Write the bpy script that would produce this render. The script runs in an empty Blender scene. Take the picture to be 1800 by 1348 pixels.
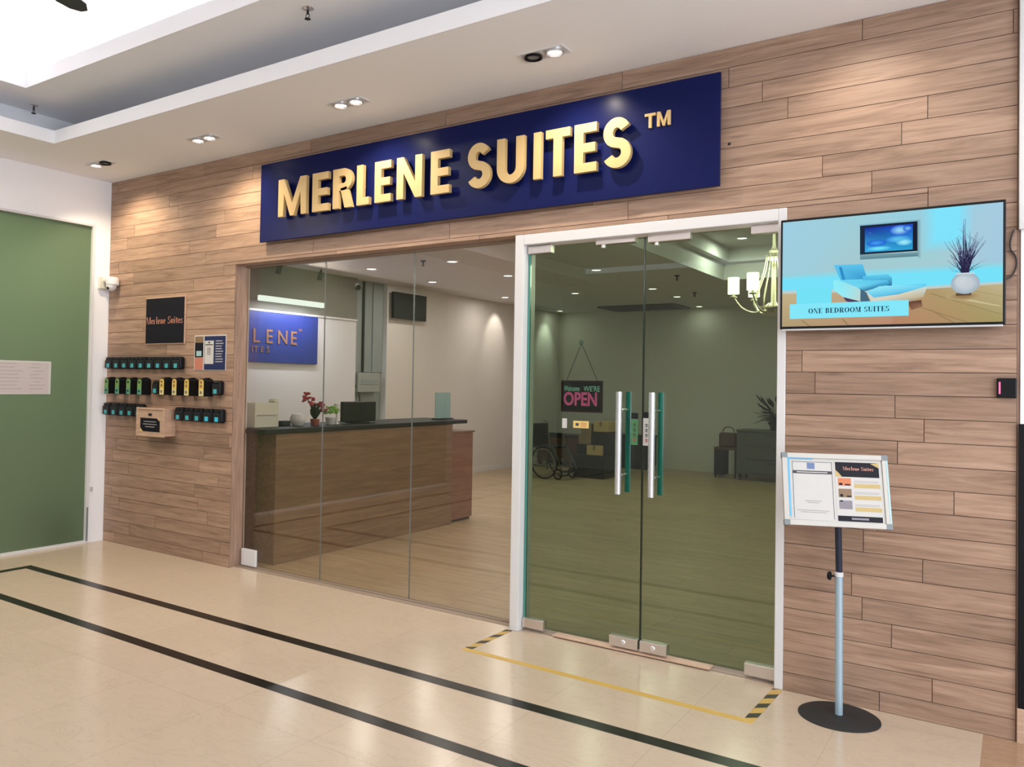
import bpy, bmesh, math, random
from mathutils import Vector, Matrix
PI = math.pi
random.seed(7)
C = bpy.context.scene.collection
SC = bpy.context.scene

# ------------------------------------------------------------------ camera
cam_d = bpy.data.cameras.new('camera'); cam = bpy.data.objects.new('camera', cam_d); C.objects.link(cam)
F, YAW, PITCH, ROLL = 1424.40, 0.612197, 0.0193915, 0.0174285
cam_d.sensor_fit = 'HORIZONTAL'; cam_d.sensor_width = 36.0
cam_d.lens = F * 36.0 / 1800.0
cam_d.shift_x = 110.18 / 1800.0
cam_d.shift_y = -29.87 / 1800.0
cam_d.clip_start = 0.05; cam_d.clip_end = 100
sy, cy, sp, cp = math.sin(YAW), math.cos(YAW), math.sin(PITCH), math.cos(PITCH)
d = Vector((-sy*cp, cy*cp, sp)); r = Vector((cy, sy, 0)); u = r.cross(d)
cr, sr = math.cos(ROLL), math.sin(ROLL)
r2 = r*cr + u*sr; u2 = u*cr - r*sr
M4 = Matrix.Identity(4)
for i in range(3):
    M4[i][0] = r2[i]; M4[i][1] = u2[i]; M4[i][2] = -d[i]
M4[0][3], M4[1][3], M4[2][3] = 6.85676, -4.29081, 1.5
cam.matrix_world = M4
SC.camera = cam

# ------------------------------------------------------------------ world, exposure
SC.view_settings.view_transform = 'Standard'; SC.view_settings.look = 'None'
SC.view_settings.gamma = 1.0; SC.view_settings.use_curve_mapping = False
SC.view_settings.exposure = 0.16
w = bpy.data.worlds.new('world'); SC.world = w; w.use_nodes = True
w.node_tree.nodes['Background'].inputs[0].default_value = (0.90, 0.95, 1.08, 1)
w.node_tree.nodes['Background'].inputs[1].default_value = 1.25

def lamp(kind, name, loc, energy, color=(1, .95, .88), target=None, size=.1, size_y=None, angle=None, blend=.3, spread=None):
    l = bpy.data.lights.new(name, kind); o = bpy.data.objects.new(name, l); C.objects.link(o)
    l.energy = energy; l.color = color; o.location = loc
    if kind == 'AREA':
        l.size = size
        if size_y: l.shape = 'RECTANGLE'; l.size_y = size_y
        if spread: l.spread = spread
    else:
        l.shadow_soft_size = size
    if kind == 'SPOT':
        l.spot_size = angle; l.spot_blend = blend
    if target is not None:
        v = Vector(target) - Vector(loc)
        o.rotation_euler = v.to_track_quat('-Z', 'Y').to_euler()
    return o

WARM = (1.0, .93, .85)
# hidden cove lighting round the bright ceiling tray (shines up into the tray)
ZM = 3.59
TX0, TX1, TY0, TY1 = .93, 9.6, -5.6, -1.283
for nm, loc, sx, syy in (('cove_light', ((TX0+TX1)/2, TY1+.10, ZM+.11), TX1-TX0, .07), ('cove_light', ((TX0+TX1)/2, TY0-.10, ZM+.11), TX1-TX0, .07),
                         ('cove_light', (TX0-.10, (TY0+TY1)/2, ZM+.11), .07, TY1-TY0)):
    lamp('AREA', nm, loc, 15*max(sx, syy)/4, (1, .92, .89), (loc[0], loc[1], 9), sx, syy)
# daylight / mall light reaching the corridor from its open right end and from across the walkway
lamp('AREA', 'mall_light', (9.5, -3.2, 1.9), 130, (.90, .96, 1.0), (4.5, -1.0, 1.0), 3.0, 2.6)

# fill lamps without fixtures, added out of frame to lighten floor, soffit and left planks
for lx, ly, lz, le in ((1.6, -3.3, 3.95, 30), (3.6, -3.3, 3.95, 16), (5.8, -3.6, 3.95, 11), (8.0, -3.6, 3.95, 30), (.39, -2.4, 3.27, 30)):
    lamp('AREA', 'corridor_fill', (lx, ly, lz), le, ((1, .95, .89) if lx > 1 else (1, .84, .66)), (lx, ly, 0), .35)

# ------------------------------------------------------------------ helpers
def hexc(*c):
    return tuple((x/255/12.92 if x/255 <= .04045 else ((x/255+.055)/1.055)**2.4) for x in c) + (1,)
MATS = {}
def mat(name, col, rough=.5, metal=0, emis=None, estr=0, spec=.5, coat=0, bump=None, mottle=None):
    m = bpy.data.materials.new(name); m.use_nodes = True; MATS[name] = m
    nt = m.node_tree; b = nt.nodes['Principled BSDF']
    if len(col) == 3: col = tuple(col) + (1,)
    b.inputs['Base Color'].default_value = col; b.inputs['Roughness'].default_value = rough
    b.inputs['Metallic'].default_value = metal; b.inputs['Specular IOR Level'].default_value = spec
    b.inputs['Coat Weight'].default_value = coat
    if emis:
        b.inputs['Emission Color'].default_value = tuple(emis[:3]) + (1,); b.inputs['Emission Strength'].default_value = estr
    if mottle:
        sc, amt = mottle
        tc = nt.nodes.new('ShaderNodeTexCoord'); n = nt.nodes.new('ShaderNodeTexNoise'); n.inputs['Scale'].default_value = sc; n.inputs['Detail'].default_value = 4
        mx = nt.nodes.new('ShaderNodeMix'); mx.data_type = 'RGBA'
        nt.links.new(tc.outputs['Object'], n.inputs['Vector']); nt.links.new(n.outputs['Fac'], mx.inputs['Factor'])
        mx.inputs[6].default_value = tuple(c*(1-amt) for c in col[:3]) + (1,); mx.inputs[7].default_value = tuple(min(1, c*(1+amt)) for c in col[:3]) + (1,)
        nt.links.new(mx.outputs[2], b.inputs['Base Color'])
    if bump:
        tc = nt.nodes.new('ShaderNodeTexCoord'); n = nt.nodes.new('ShaderNodeTexNoise'); n.inputs['Scale'].default_value = bump[0]
        bp = nt.nodes.new('ShaderNodeBump'); bp.inputs['Strength'].default_value = bump[1]; bp.inputs['Distance'].default_value = .01
        nt.links.new(tc.outputs['Object'], n.inputs['Vector']); nt.links.new(n.outputs['Fac'], bp.inputs['Height']); nt.links.new(bp.outputs['Normal'], b.inputs['Normal'])
    return m

def wood(name, base, dark, light, scale=(1.1, 1, 16), attr=True, rough=.5, var=.10, freq=1.0):
    """Wood with grain stretched along one axis; the per-plank attribute shifts grain and tone."""
    m = bpy.data.materials.new(name); m.use_nodes = True; MATS[name] = m
    nt = m.node_tree; N = nt.nodes.new; L = nt.links.new; b = nt.nodes['Principled BSDF']
    tc = N('ShaderNodeTexCoord'); mp = N('ShaderNodeMapping'); mp.inputs['Scale'].default_value = scale
    L(tc.outputs['Object'], mp.inputs['Vector'])
    vec = mp.outputs['Vector']
    if attr:
        at = N('ShaderNodeAttribute'); at.attribute_name = 'plank'
        sc = N('ShaderNodeVectorMath'); sc.operation = 'SCALE'; sc.inputs['Scale'].default_value = 37.0
        ad = N('ShaderNodeVectorMath'); ad.operation = 'ADD'
        L(at.outputs['Vector'], sc.inputs[0]); L(sc.outputs[0], ad.inputs[0]); L(vec, ad.inputs[1]); vec = ad.outputs[0]
    n1 = N('ShaderNodeTexNoise'); n1.inputs['Scale'].default_value = 1.6*freq; n1.inputs['Detail'].default_value = 8; n1.inputs['Roughness'].default_value = .62
    n1.inputs['Distortion'].default_value = 1.2
    L(vec, n1.inputs['Vector'])
    n2 = N('ShaderNodeTexNoise'); n2.inputs['Scale'].default_value = 7*freq; n2.inputs['Detail'].default_value = 3
    L(vec, n2.inputs['Vector'])
    r1 = N('ShaderNodeValToRGB'); e = r1.color_ramp.elements
    e[0].position = .30; e[0].color = tuple(dark)+(1,); e[1].position = .70; e[1].color = tuple(light)+(1,)
    k = e.new(.5); k.color = tuple(base)+(1,)
    L(n1.outputs['Fac'], r1.inputs['Fac'])
    r2_ = N('ShaderNodeMapRange'); r2_.inputs['From Min'].default_value = .35; r2_.inputs['From Max'].default_value = .65
    r2_.inputs['To Min'].default_value = .92; r2_.inputs['To Max'].default_value = 1.06
    L(n2.outputs['Fac'], r2_.inputs['Value'])
    mul = N('ShaderNodeVectorMath'); mul.operation = 'SCALE'
    L(r1.outputs['Color'], mul.inputs[0]); L(r2_.outputs['Result'], mul.inputs['Scale'])
    out = mul.outputs[0]
    if attr:
        sx = N('ShaderNodeSeparateXYZ'); L(at.outputs['Vector'], sx.inputs[0])
        r3 = N('ShaderNodeMapRange'); r3.inputs['To Min'].default_value = 1-var; r3.inputs['To Max'].default_value = 1+var
        L(sx.outputs['X'], r3.inputs['Value'])
        m2 = N('ShaderNodeVectorMath'); m2.operation = 'SCALE'; L(out, m2.inputs[0]); L(r3.outputs['Result'], m2.inputs['Scale']); out = m2.outputs[0]
    L(out, b.inputs['Base Color'])
    b.inputs['Roughness'].default_value = rough
    return m

class MB:
    def __init__(self): self.bm = bmesh.new(); self.mi = 0
    def _tag(self, faces):
        for f in faces: f.material_index = self.mi
    def m(self, i): self.mi = i; return self
    def box(self, x0, x1, y0, y1, z0, z1, bev=0, seg=2, rot=None, M=None):
        r_ = bmesh.ops.create_cube(self.bm, size=1)
        vs = r_['verts']
        sx, sy_, sz = x1-x0, y1-y0, z1-z0
        bmesh.ops.scale(self.bm, vec=(sx, sy_, sz), verts=vs)
        bmesh.ops.translate(self.bm, vec=((x0+x1)/2, (y0+y1)/2, (z0+z1)/2), verts=vs)
        if M is not None: bmesh.ops.transform(self.bm, matrix=M, verts=vs)
        fs = set(f for v in vs for f in v.link_faces); self._tag(fs)
        if bev:
            es = set(e for v in vs for e in v.link_edges)
            rr = bmesh.ops.bevel(self.bm, geom=list(es), offset=min(bev, .49*min(abs(sx), abs(sy_), abs(sz))), segments=seg, affect='EDGES', profile=.5)
            self._tag(rr['faces'])
        return self
    def cyl(self, p0, p1, r0, r1=None, n=20, caps=True):
        p0, p1 = Vector(p0), Vector(p1); v = p1-p0
        q = v.to_track_quat('Z', 'Y').to_matrix().to_4x4()
        M = Matrix.Translation((p0+p1)/2) @ q
        rr = bmesh.ops.create_cone(self.bm, cap_ends=caps, segments=n, radius1=r0, radius2=r0 if r1 is None else r1, depth=v.length, matrix=M)
        self._tag(set(f for x in rr['verts'] for f in x.link_faces)); return self
    def tube(self, pts, r_, n=8, closed=False):
        pts = [Vector(p) for p in pts]; rings = []
        N_ = len(pts); prev = None
        for i, p in enumerate(pts):
            if closed: t = pts[(i+1) % N_]-pts[i-1]
            else: t = pts[min(i+1, N_-1)]-pts[max(i-1, 0)]
            t.normalize()
            if prev is None:
                a = t.orthogonal().normalized()
            else:
                a = (prev - t*prev.dot(t)).normalized()
            prev = a; b = t.cross(a)
            rad = r_[i] if isinstance(r_, (list, tuple)) else r_
            rings.append([self.bm.verts.new(p + (a*math.cos(2*PI*k/n)+b*math.sin(2*PI*k/n))*rad) for k in range(n)])
        fs = []
        for i in range(N_ if closed else N_-1):
            A, B = rings[i], rings[(i+1) % N_]
            for k in range(n): fs.append(self.bm.faces.new((A[k], A[(k+1) % n], B[(k+1) % n], B[k])))
        if not closed:
            fs.append(self.bm.faces.new(rings[0][::-1])); fs.append(self.bm.faces.new(rings[-1]))
        self._tag(fs); return self
    def lathe(self, prof, c=(0, 0, 0), n=28, axis='z'):
        rings = []; c = Vector(c)
        for (rad, z) in prof:
            row = []
            for k in range(n):
                a = 2*PI*k/n
                P = Vector((rad*math.cos(a), rad*math.sin(a), z)) if axis == 'z' else (Vector((rad*math.cos(a), z, rad*math.sin(a))) if axis == 'y' else Vector((z, rad*math.cos(a), rad*math.sin(a))))
                row.append(self.bm.verts.new(P+c))
            rings.append(row)
        fs = []
        for A, B in zip(rings, rings[1:]):
            for k in range(n): fs.append(self.bm.faces.new((A[k], A[(k+1) % n], B[(k+1) % n], B[k])))
        fs.append(self.bm.faces.new(rings[0][::-1])); fs.append(self.bm.faces.new(rings[-1]))
        self._tag(fs); return self
    def ball(self, c, r_, s=(1, 1, 1), n=16):
        M = Matrix.Translation(c) @ Matrix.Diagonal((s[0], s[1], s[2], 1))
        rr = bmesh.ops.create_uvsphere(self.bm, u_segments=n, v_segments=max(6, n//2), radius=r_, matrix=M)
        self._tag(set(f for x in rr['verts'] for f in x.link_faces)); return self
    def prism(self, poly, fr, d0, d1):
        """poly in 2D; fr(u, v, depth) -> point; solid between depth d0 and d1"""
        A = [self.bm.verts.new(fr(a, b, d0)) for a, b in poly]; B = [self.bm.verts.new(fr(a, b, d1)) for a, b in poly]
        n = len(poly); fs = [self.bm.faces.new(A), self.bm.faces.new(B[::-1])]
        for i in range(n): fs.append(self.bm.faces.new((A[i], B[i], B[(i+1) % n], A[(i+1) % n])))
        self._tag(fs); return self
    def build(self, name, mats, parent=None, smooth=False, loc=None, norm=True):
        if norm: bmesh.ops.recalc_face_normals(self.bm, faces=self.bm.faces[:])
        me = bpy.data.meshes.new(name); self.bm.to_mesh(me); self.bm.free()
        if not isinstance(mats, (list, tuple)): mats = [mats]
        for m_ in mats: me.materials.append(MATS[m_] if isinstance(m_, str) else m_)
        if smooth:
            for p in me.polygons: p.use_smooth = True
            try: me.set_sharp_from_angle(angle=math.radians(40))
            except Exception: pass
        o = bpy.data.objects.new(name, me); C.objects.link(o)
        if parent is not None: o.parent = parent
        if loc: o.location = loc
        return o

def tag(o, label, cat, group=None, kind=None):
    if label: o['label'] = label
    if cat: o['category'] = cat
    if group: o['group'] = group
    if kind: o['kind'] = kind
    return o
def thing(name, label, cat, loc=(0, 0, 0), rot=(0, 0, 0), group=None):
    o = bpy.data.objects.new(name, None); C.objects.link(o); o.location = loc; o.rotation_euler = rot
    return tag(o, label, cat, group)
def struct(o, label=None, cat=None):
    o['kind'] = 'structure'
    if label: o['label'] = label
    return o
def copy_tree(o, parent=None):
    c = o.copy(); C.objects.link(c); c.parent = parent
    for ch in KIDS.get(o.name, []):
        KIDS.setdefault(c.name, []).append(copy_tree(ch, c))
    return c
KIDS = {}
def reg(root):
    """remember the children of a finished thing so it can be copied"""
    for o in bpy.data.objects:
        if o.parent is not None: KIDS.setdefault(o.parent.name, []) 
    for o in bpy.data.objects:
        if o.parent is not None and o not in KIDS[o.parent.name]: KIDS[o.parent.name].append(o)
    return root

def text_mesh(s, size, depth, fr, offset=0.0, align='LEFT', shear=0, xs=1.0, spacing=1.0):
    """verts/faces of default-font text; returned as list of polygons through fr(u, v, depth)"""
    cu = bpy.data.curves.new('t', 'FONT'); cu.body = s; cu.size = size; cu.offset = offset; cu.align_x = align; cu.shear = shear; cu.space_character = spacing
    cu.resolution_u = 3; cu.extrude = depth/2; cu.fill_mode = 'BOTH'
    o = bpy.data.objects.new('t', cu); C.objects.link(o)
    bpy.context.view_layer.update()
    me = bpy.data.meshes.new_from_object(o.evaluated_get(bpy.context.evaluated_depsgraph_get()))
    bpy.data.objects.remove(o); bpy.data.curves.remove(cu)
    vs = [fr(v.co.x*xs, v.co.y, v.co.z+depth/2) for v in me.vertices]; fs = [tuple(p.vertices) for p in me.polygons]
    bpy.data.meshes.remove(me)
    return vs, fs
def add_text(mb, s, size, fr, depth=.001, **k):
    vs, fs = text_mesh(s, size, depth, fr, **k)
    V = [mb.bm.verts.new(v) for v in vs]
    for f in fs:
        try: mb.bm.faces.new([V[i] for i in f]).material_index = mb.mi
        except ValueError: pass
    return mb

# ---- letter shapes ---------------------------------------------------
def arcpts(cx, cy_, rx, ry, a0, a1, n=14):
    return [(cx+rx*math.cos(math.radians(a0+(a1-a0)*i/n)), cy_+ry*math.sin(math.radians(a0+(a1-a0)*i/n))) for i in range(n+1)]
def band(cx, cy_, rx, ry, wx, wy, a0, a1, n=14):
    return arcpts(cx, cy_, rx, ry, a0, a1, n) + arcpts(cx, cy_, rx-wx, ry-wy, a1, a0, n)
def glyph_sans(ch, W, H, t):
    """bold geometric capitals: list of polygons in a W x H box, stem t"""
    R_ = lambda a, b, c, d_: [(a, b), (c, b), (c, d_), (a, d_)]
    h = t*.92
    if ch == 'I': return [R_(0, 0, W, H)]
    if ch == 'L': return [[(0, 0), (W, 0), (W, h), (t, h), (t, H), (0, H)]]
    if ch == 'E':
        m0 = H*.5-h*.5
        return [[(0, 0), (W, 0), (W, h), (t, h), (t, m0), (W*.94, m0), (W*.94, m0+h), (t, m0+h), (t, H-h), (W, H-h), (W, H), (0, H)]]
    if ch == 'T': return [[(W/2-t/2, 0), (W/2+t/2, 0), (W/2+t/2, H-h), (W, H-h), (W, H), (0, H), (0, H-h), (W/2-t/2, H-h)]]
    if ch == 'N': return [[(0, 0), (t, 0), (t, H*.62), (W-t, 0), (W, 0), (W, H), (W-t, H), (W-t, H*.38), (t, H), (0, H)]]
    if ch == 'M':
        q = t*.93
        return [[(0, 0), (q, 0), (q*1.15, H*.60), (W/2-q*.36, 0), (W/2+q*.36, 0), (W-q*1.15, H*.60), (W-q, 0), (W, 0), (W, H), (W-q*1.2, H), (W/2, H*.33), (q*1.2, H), (0, H)]]
    if ch == 'U':
        rx = W/2; ry = W/2
        return [[(0, H)] + arcpts(W/2, ry, rx, ry, 180, 360) + [(W, H), (W-t, H)] + arcpts(W/2, ry, rx-t, ry-h, 360, 180) + [(t, H)]]
    if ch == 'R':
        by = H*.44; rr = (H-by)/2
        cx = W-rr*1.0
        return [R_(0, 0, t, H), [(t, H-h), (t, H), (cx, H)] + arcpts(cx, H-rr, rr, rr, 90, -90) + [(t, by), (t, by+h), (cx, by+h)] + arcpts(cx, H-rr, rr-t, rr-h, -90, 90)[0:] ,
                [(W*.40, by+h*.3), (W*.40+t*1.05, by+h*.5), (W, 0), (W-t*1.18, 0)]]
    if ch == 'S':
        # centre line of the S, thickened
        pts = []
        rt = H*.27-h*.25; 
        ct = (W/2, H-h/2-(H/2-h/2)/2); cb = (W/2, h/2+(H/2-h/2)/2)
        rx = W/2-t/2; ry = (H/2-h/2)/2
        for i in range(19):
            a = math.radians(25+(245*i/18)); pts.append((ct[0]+rx*math.cos(a)*(.94), ct[1]+ry*math.sin(a)))
        pts = pts[:-2]
        for i in range(19):
            a = math.radians(90-(245*i/18)); 
            if i >= 2: pts.append((cb[0]+rx*math.cos(a), cb[1]+ry*math.sin(a)))
        # offset
        L_, R2 = [], []
        for i, p in enumerate(pts):
            a = pts[max(i-1, 0)]; b = pts[min(i+1, len(pts)-1)]
            dx, dy = b[0]-a[0], b[1]-a[1]; l = math.hypot(dx, dy) or 1
            w_ = t*.5 if True else h*.5
            L_.append((p[0]-dy/l*w_, p[1]+dx/l*w_)); R2.append((p[0]+dy/l*w_, p[1]-dx/l*w_))
        return [L_ + R2[::-1]]
    return []
def glyph_serif(ch, W, H, t):
    """high-contrast serif letters: thick stems, hairline bars, small serifs"""
    h = t*.26; R_ = lambda a, b, c, d_: [(a, b), (c, b), (c, d_), (a, d_)]
    def stem(x, y0=0, y1=None, wd=None):
        y1 = H if y1 is None else y1; wd = wd or t
        return [R_(x, y0, x+wd, y1), R_(x-t*.35, y0, x+wd+t*.35, y0+h), R_(x-t*.35, y1-h, x+wd+t*.35, y1)]
    g = []
    if ch == 'I' or ch == 'l': return stem(W/2-t/2)
    if ch == 'E': g = stem(t*.35) + [R_(0, 0, W, h), R_(0, H-h, W, H), R_(t, H/2-h/2, W*.75, H/2+h/2), R_(W-h, 0, W, H*.25), R_(W-h, H*.75, W, H), R_(W*.75-h, H*.38, W*.75, H*.62)]
    elif ch == 'T': g = stem(W/2-t/2) + [R_(0, H-h, W, H), R_(0, H*.74, h, H), R_(W-h, H*.74, W, H)]
    elif ch == 'N': g = stem(t*.35, wd=h) + stem(W-t*.35-h, wd=h) + [[(t*.35, H), (t*1.3, H), (W-t*.35, 0), (W-t*1.1, 0)]]
    elif ch == 'M': g = stem(t*.35, wd=h) + stem(W-t*1.35) + [[(t*.35, H), (t*1.3, H), (W/2+h, 0), (W/2-h, 0)], [(W-t*1.35, H), (W-t*1.35+h, H), (W/2+h, 0), (W/2, 0)]]
    elif ch == 'U': g = [R_(t*.35, H*.3, t*1.35, H), R_(0, H-h, t*1.7, H), R_(W-t*.35-h, H*.3, W-t*.35, H), R_(W-t*.9, H-h, W, H), band(W/2, H*.3, W/2-t*.35, H*.3, t*.8, h, 180, 360)]
    elif ch == 'O': g = [band(W/2, H/2, W/2, H/2, t, h, 0, 180), band(W/2, H/2, W/2, H/2, t, h, 180, 360)]
    elif ch == 'D': g = stem(t*.35) + [band(W*.4, H/2, W*.6, H/2, t, h, -90, 90), R_(t, 0, W*.42, h), R_(t, H-h, W*.42, H)]
    elif ch in 'BR':
        g = stem(t*.35) + [band(W*.5, H*.75, W*.42, H*.25, t, h, -90, 90), R_(t, H-h, W*.52, H), R_(t, H*.5, W*.52, H*.5+h)]
        if ch == 'B': g += [band(W*.52, H*.26, W*.48, H*.26, t, h, -90, 90), R_(t, 0, W*.52, h)]
        else: g += [[(W*.42, H*.5), (W*.42+t, H*.5), (W, 0), (W-t*1.1, 0)], R_(W-t*1.3, 0, W+t*.1, h)]
    elif ch in 'Ss':
        g = [band(W*.5, H*.73, W*.45, H*.27, t*.85, h, 40, 230), band(W*.5, H*.27, W*.5, H*.27, t*.85, h, -140, 50), [(W*.06, H*.66), (W*.3, H*.62), (W*.96, H*.34), (W*.7, H*.42)],
             R_(W*.86, H*.7, W*.86+h, H), R_(W*.02, 0, W*.02+h, H*.3)]
    elif ch == 'e': g = [band(W/2, H/2, W/2, H/2, t, h, 0, 180), band(W/2, H/2, W/2, H/2, t, h, 180, 325), R_(t*.8, H/2, W, H/2+h)]
    elif ch == 'r': g = stem(t*.35) + [band(W*.66, H*.66, W*.36, H*.34, t*.6, h, 50, 170)]
    elif ch == 'n': g = stem(t*.35) + stem(W-t*1.35, 0, H*.72) + [band(W*.52, H*.64, W*.42, H*.36, t*.8, h, 0, 160)]
    elif ch == 'u': g = stem(W-t*1.35) + stem(t*.35, H*.28, H) + [band(W*.48, H*.34, W*.42, H*.34, t*.8, h, 190, 350)]
    elif ch == 'i': g = stem(W/2-t/2) + [arcpts(W/2, H*1.32, t*.55, t*.55, 0, 330, 10)]
    elif ch == 't': g = [R_(W*.3, h, W*.3+t, H*1.28), R_(0, H-h, W, H), band(W*.66, H*.25, W*.36, H*.25, t*.6, h, 185, 320)]
    return g
def serif_line(mb, s, x, z, H, fr, width, depth=.001, heavy=.2, xh=.62):
    wid = {'M': 1.15, 'O': 1.0, 'N': .95, 'D': .95, 'B': .85, 'R': .95, 'E': .8, 'S': .68, 'U': .92, 'T': .85, 'I': .45, ' ': .4,
           'e': .55, 'r': .5, 'l': .34, 'n': .66, 'u': .66, 'i': .34, 't': .42, 's': .45}
    tot = sum(wid[c] for c in s) + .13*(len(s)-1); k = width/tot; X = x
    for c in s:
        hh = H*xh if c in 'ernuits' else H
        for poly in glyph_serif(c, wid[c]*k, hh, heavy*k):
            mb.prism([(X+a, z+b) for a, b in poly], fr, 0, depth)
        X += (wid[c]+.13)*k

# ------------------------------------------------------------------ materials
mat('ceiling_white', (.86, .87, .91), .9, bump=(60, .05))
mat('wall_white', (.88, .89, .93), .7)
mat('interior_beige', (.67, .635, .60), .8)
mat('interior_white', (.66, .65, .66), .8)
mat('upper_wall_shade', (.20, .19, .17), .8); mat('frame_white', (.68, .68, .69), .35)
mat('navy', hexc(20, 27, 76), .25, spec=.08)
mat('navy_matte', hexc(36, 52, 96), .5)
mat('sign_blue', hexc(34, 52, 132), .4)
mat('gold', hexc(206, 176, 122), .45, metal=.1, spec=.4)
mat('gold_dim', hexc(150, 110, 95), .4, metal=.2)
mat('rose_gold', hexc(214, 150, 130), .4, metal=.2)
mat('black_plastic', (.006, .007, .009), .42, spec=.22)
mat('black_matte', (.015, .015, .016), .7)
mat('charcoal', (.016, .017, .020), .5, spec=.25)
mat('plaque_black', hexc(22, 22, 32), .55, spec=.2)
mat('steel', (.72, .66, .62), .28, metal=.85)
mat('chrome', (.88, .90, .96), .24, metal=.85)
mat('teal_handle', (.06, .72, .95), .3, metal=.2); mat('green_note', hexc(74, 128, 84), .6); mat('frame_cream', (.52, .505, .47), .45); mat('navy_poster', hexc(26, 38, 84), .5); mat('icon_blue', hexc(96, 116, 158), .5); mat('tan_muted', hexc(186, 164, 108), .6)
mat('blue_film', hexc(70, 170, 220), .3)
mat('silver', (.66, .68, .70), .35, metal=.5); mat('spoke_grey', (.22, .23, .22), .5)
mat('pale_blue_metal', hexc(165, 190, 205), .35, metal=.35)
mat('dark_blue_metal', hexc(40, 48, 66), .3, metal=.4)
mat('sill_beige', hexc(140, 124, 110), .6); mat('corner_grey', hexc(120, 128, 132), .5)
mat('paper', (.56, .555, .54), .8)
mat('paper_pink', (.52, .475, .475), .8)
mat('paper_grey', (.42, .38, .38), .8)
mat('ink', (.05, .05, .06), .7)
mat('ink_grey', (.35, .33, .33), .7)
mat('teal_sticker', hexc(70, 165, 175), .5)
mat('teal_sticker_bright', hexc(60, 190, 220), .5)
mat('green_pad', hexc(112, 150, 88), .5)
mat('green_pad_low', hexc(84, 150, 134), .5)
mat('yellow_pad', hexc(214, 184, 92), .5)
mat('cream_pad', hexc(206, 206, 160), .5)
mat('lens_black', (.01, .01, .012), .08)
mat('cream_plastic', (.68, .67, .58), .45)
mat('cable_black', (.03, .02, .02), .5)
mat('yellow_tape', hexc(196, 162, 84), .45)
mat('duct_grey', hexc(140, 148, 148), .6)
mat('box_grey', hexc(150, 155, 150), .5)
mat('cardboard', hexc(196, 166, 118), .85, mottle=(20, .1))
mat('cardboard_dark', hexc(150, 128, 98), .85)
mat('brown_vinyl', hexc(95, 65, 50), .6)
mat('brass_glow', hexc(222, 212, 190), .35, metal=.2)
mat('leaf', hexc(50, 84, 48), .5)
mat('leaf_dark', hexc(28, 44, 30), .5)
mat('leaf_bright', hexc(135, 190, 80), .5)
mat('petal', hexc(180, 60, 80), .6)
mat('red_pot', hexc(140, 60, 60), .5)
mat('screen_dark', (.010, .011, .011), .4, spec=.25)
mat('cabinet_grey', hexc(88, 92, 86), .5)
mat('cabinet_dark', hexc(38, 40, 40), .5)
mat('bag_brown', hexc(90, 66, 54), .7)
mat('orange_photo', hexc(200, 120, 80), .6); mat('tan_photo', hexc(130, 105, 80), .6); mat('grey_photo', hexc(130, 125, 135), .6)
mat('skin_photo', hexc(190, 120, 100), .6)
mat('tan_strip', hexc(216, 190, 120), .6)
mat('clear_blue', hexc(160, 195, 200), .3)
mat('marble_black', (.010, .008, .007), .25, spec=.3)
mat('groove_dark', (.09, .05, .035), .9)
mat('red_led', (.6, .02, .06), .4, emis=(1, .08, .18), estr=2.5)
def emit(name, col, s): return mat(name, (0, 0, 0), .5, emis=col, estr=s, spec=.08)
emit('lamp_on', (1, .93, .82), 30); emit('lamp_disc', (1, .97, .93), 9); emit('lamp_linear', (.86, 1, .94), 1.35); emit('shade_glow', (1, .98, .80), 5)
emit('neon_pink', (.85, .12, .36), .95); emit('neon_green', (.40, .80, .66), .9)
wood('cladding', (.345, .222, .155), (.22, .137, .093), (.425, .288, .208), var=.15)
wood('cladding_vertical', (.33, .215, .16), (.22, .14, .105), (.41, .285, .22), scale=(16, 16, 1.1), attr=False)
wood('floor_wood', (.46, .34, .21), (.38, .27, .165), (.54, .41, .27), scale=(1.0, 9, 1), rough=.35, var=.07)
wood('desk_wood', (.22, .135, .085), (.16, .095, .06), (.28, .18, .115), scale=(8, .8, 14), attr=False, rough=.4)
wood('cabinet_red_wood', (.24, .115, .08), (.18, .085, .06), (.29, .15, .10), scale=(8, .8, 10), attr=False)
wood('box_wood', (.52, .35, .25), (.44, .28, .20), (.60, .42, .31), scale=(2, 2, 18), attr=False)

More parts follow.
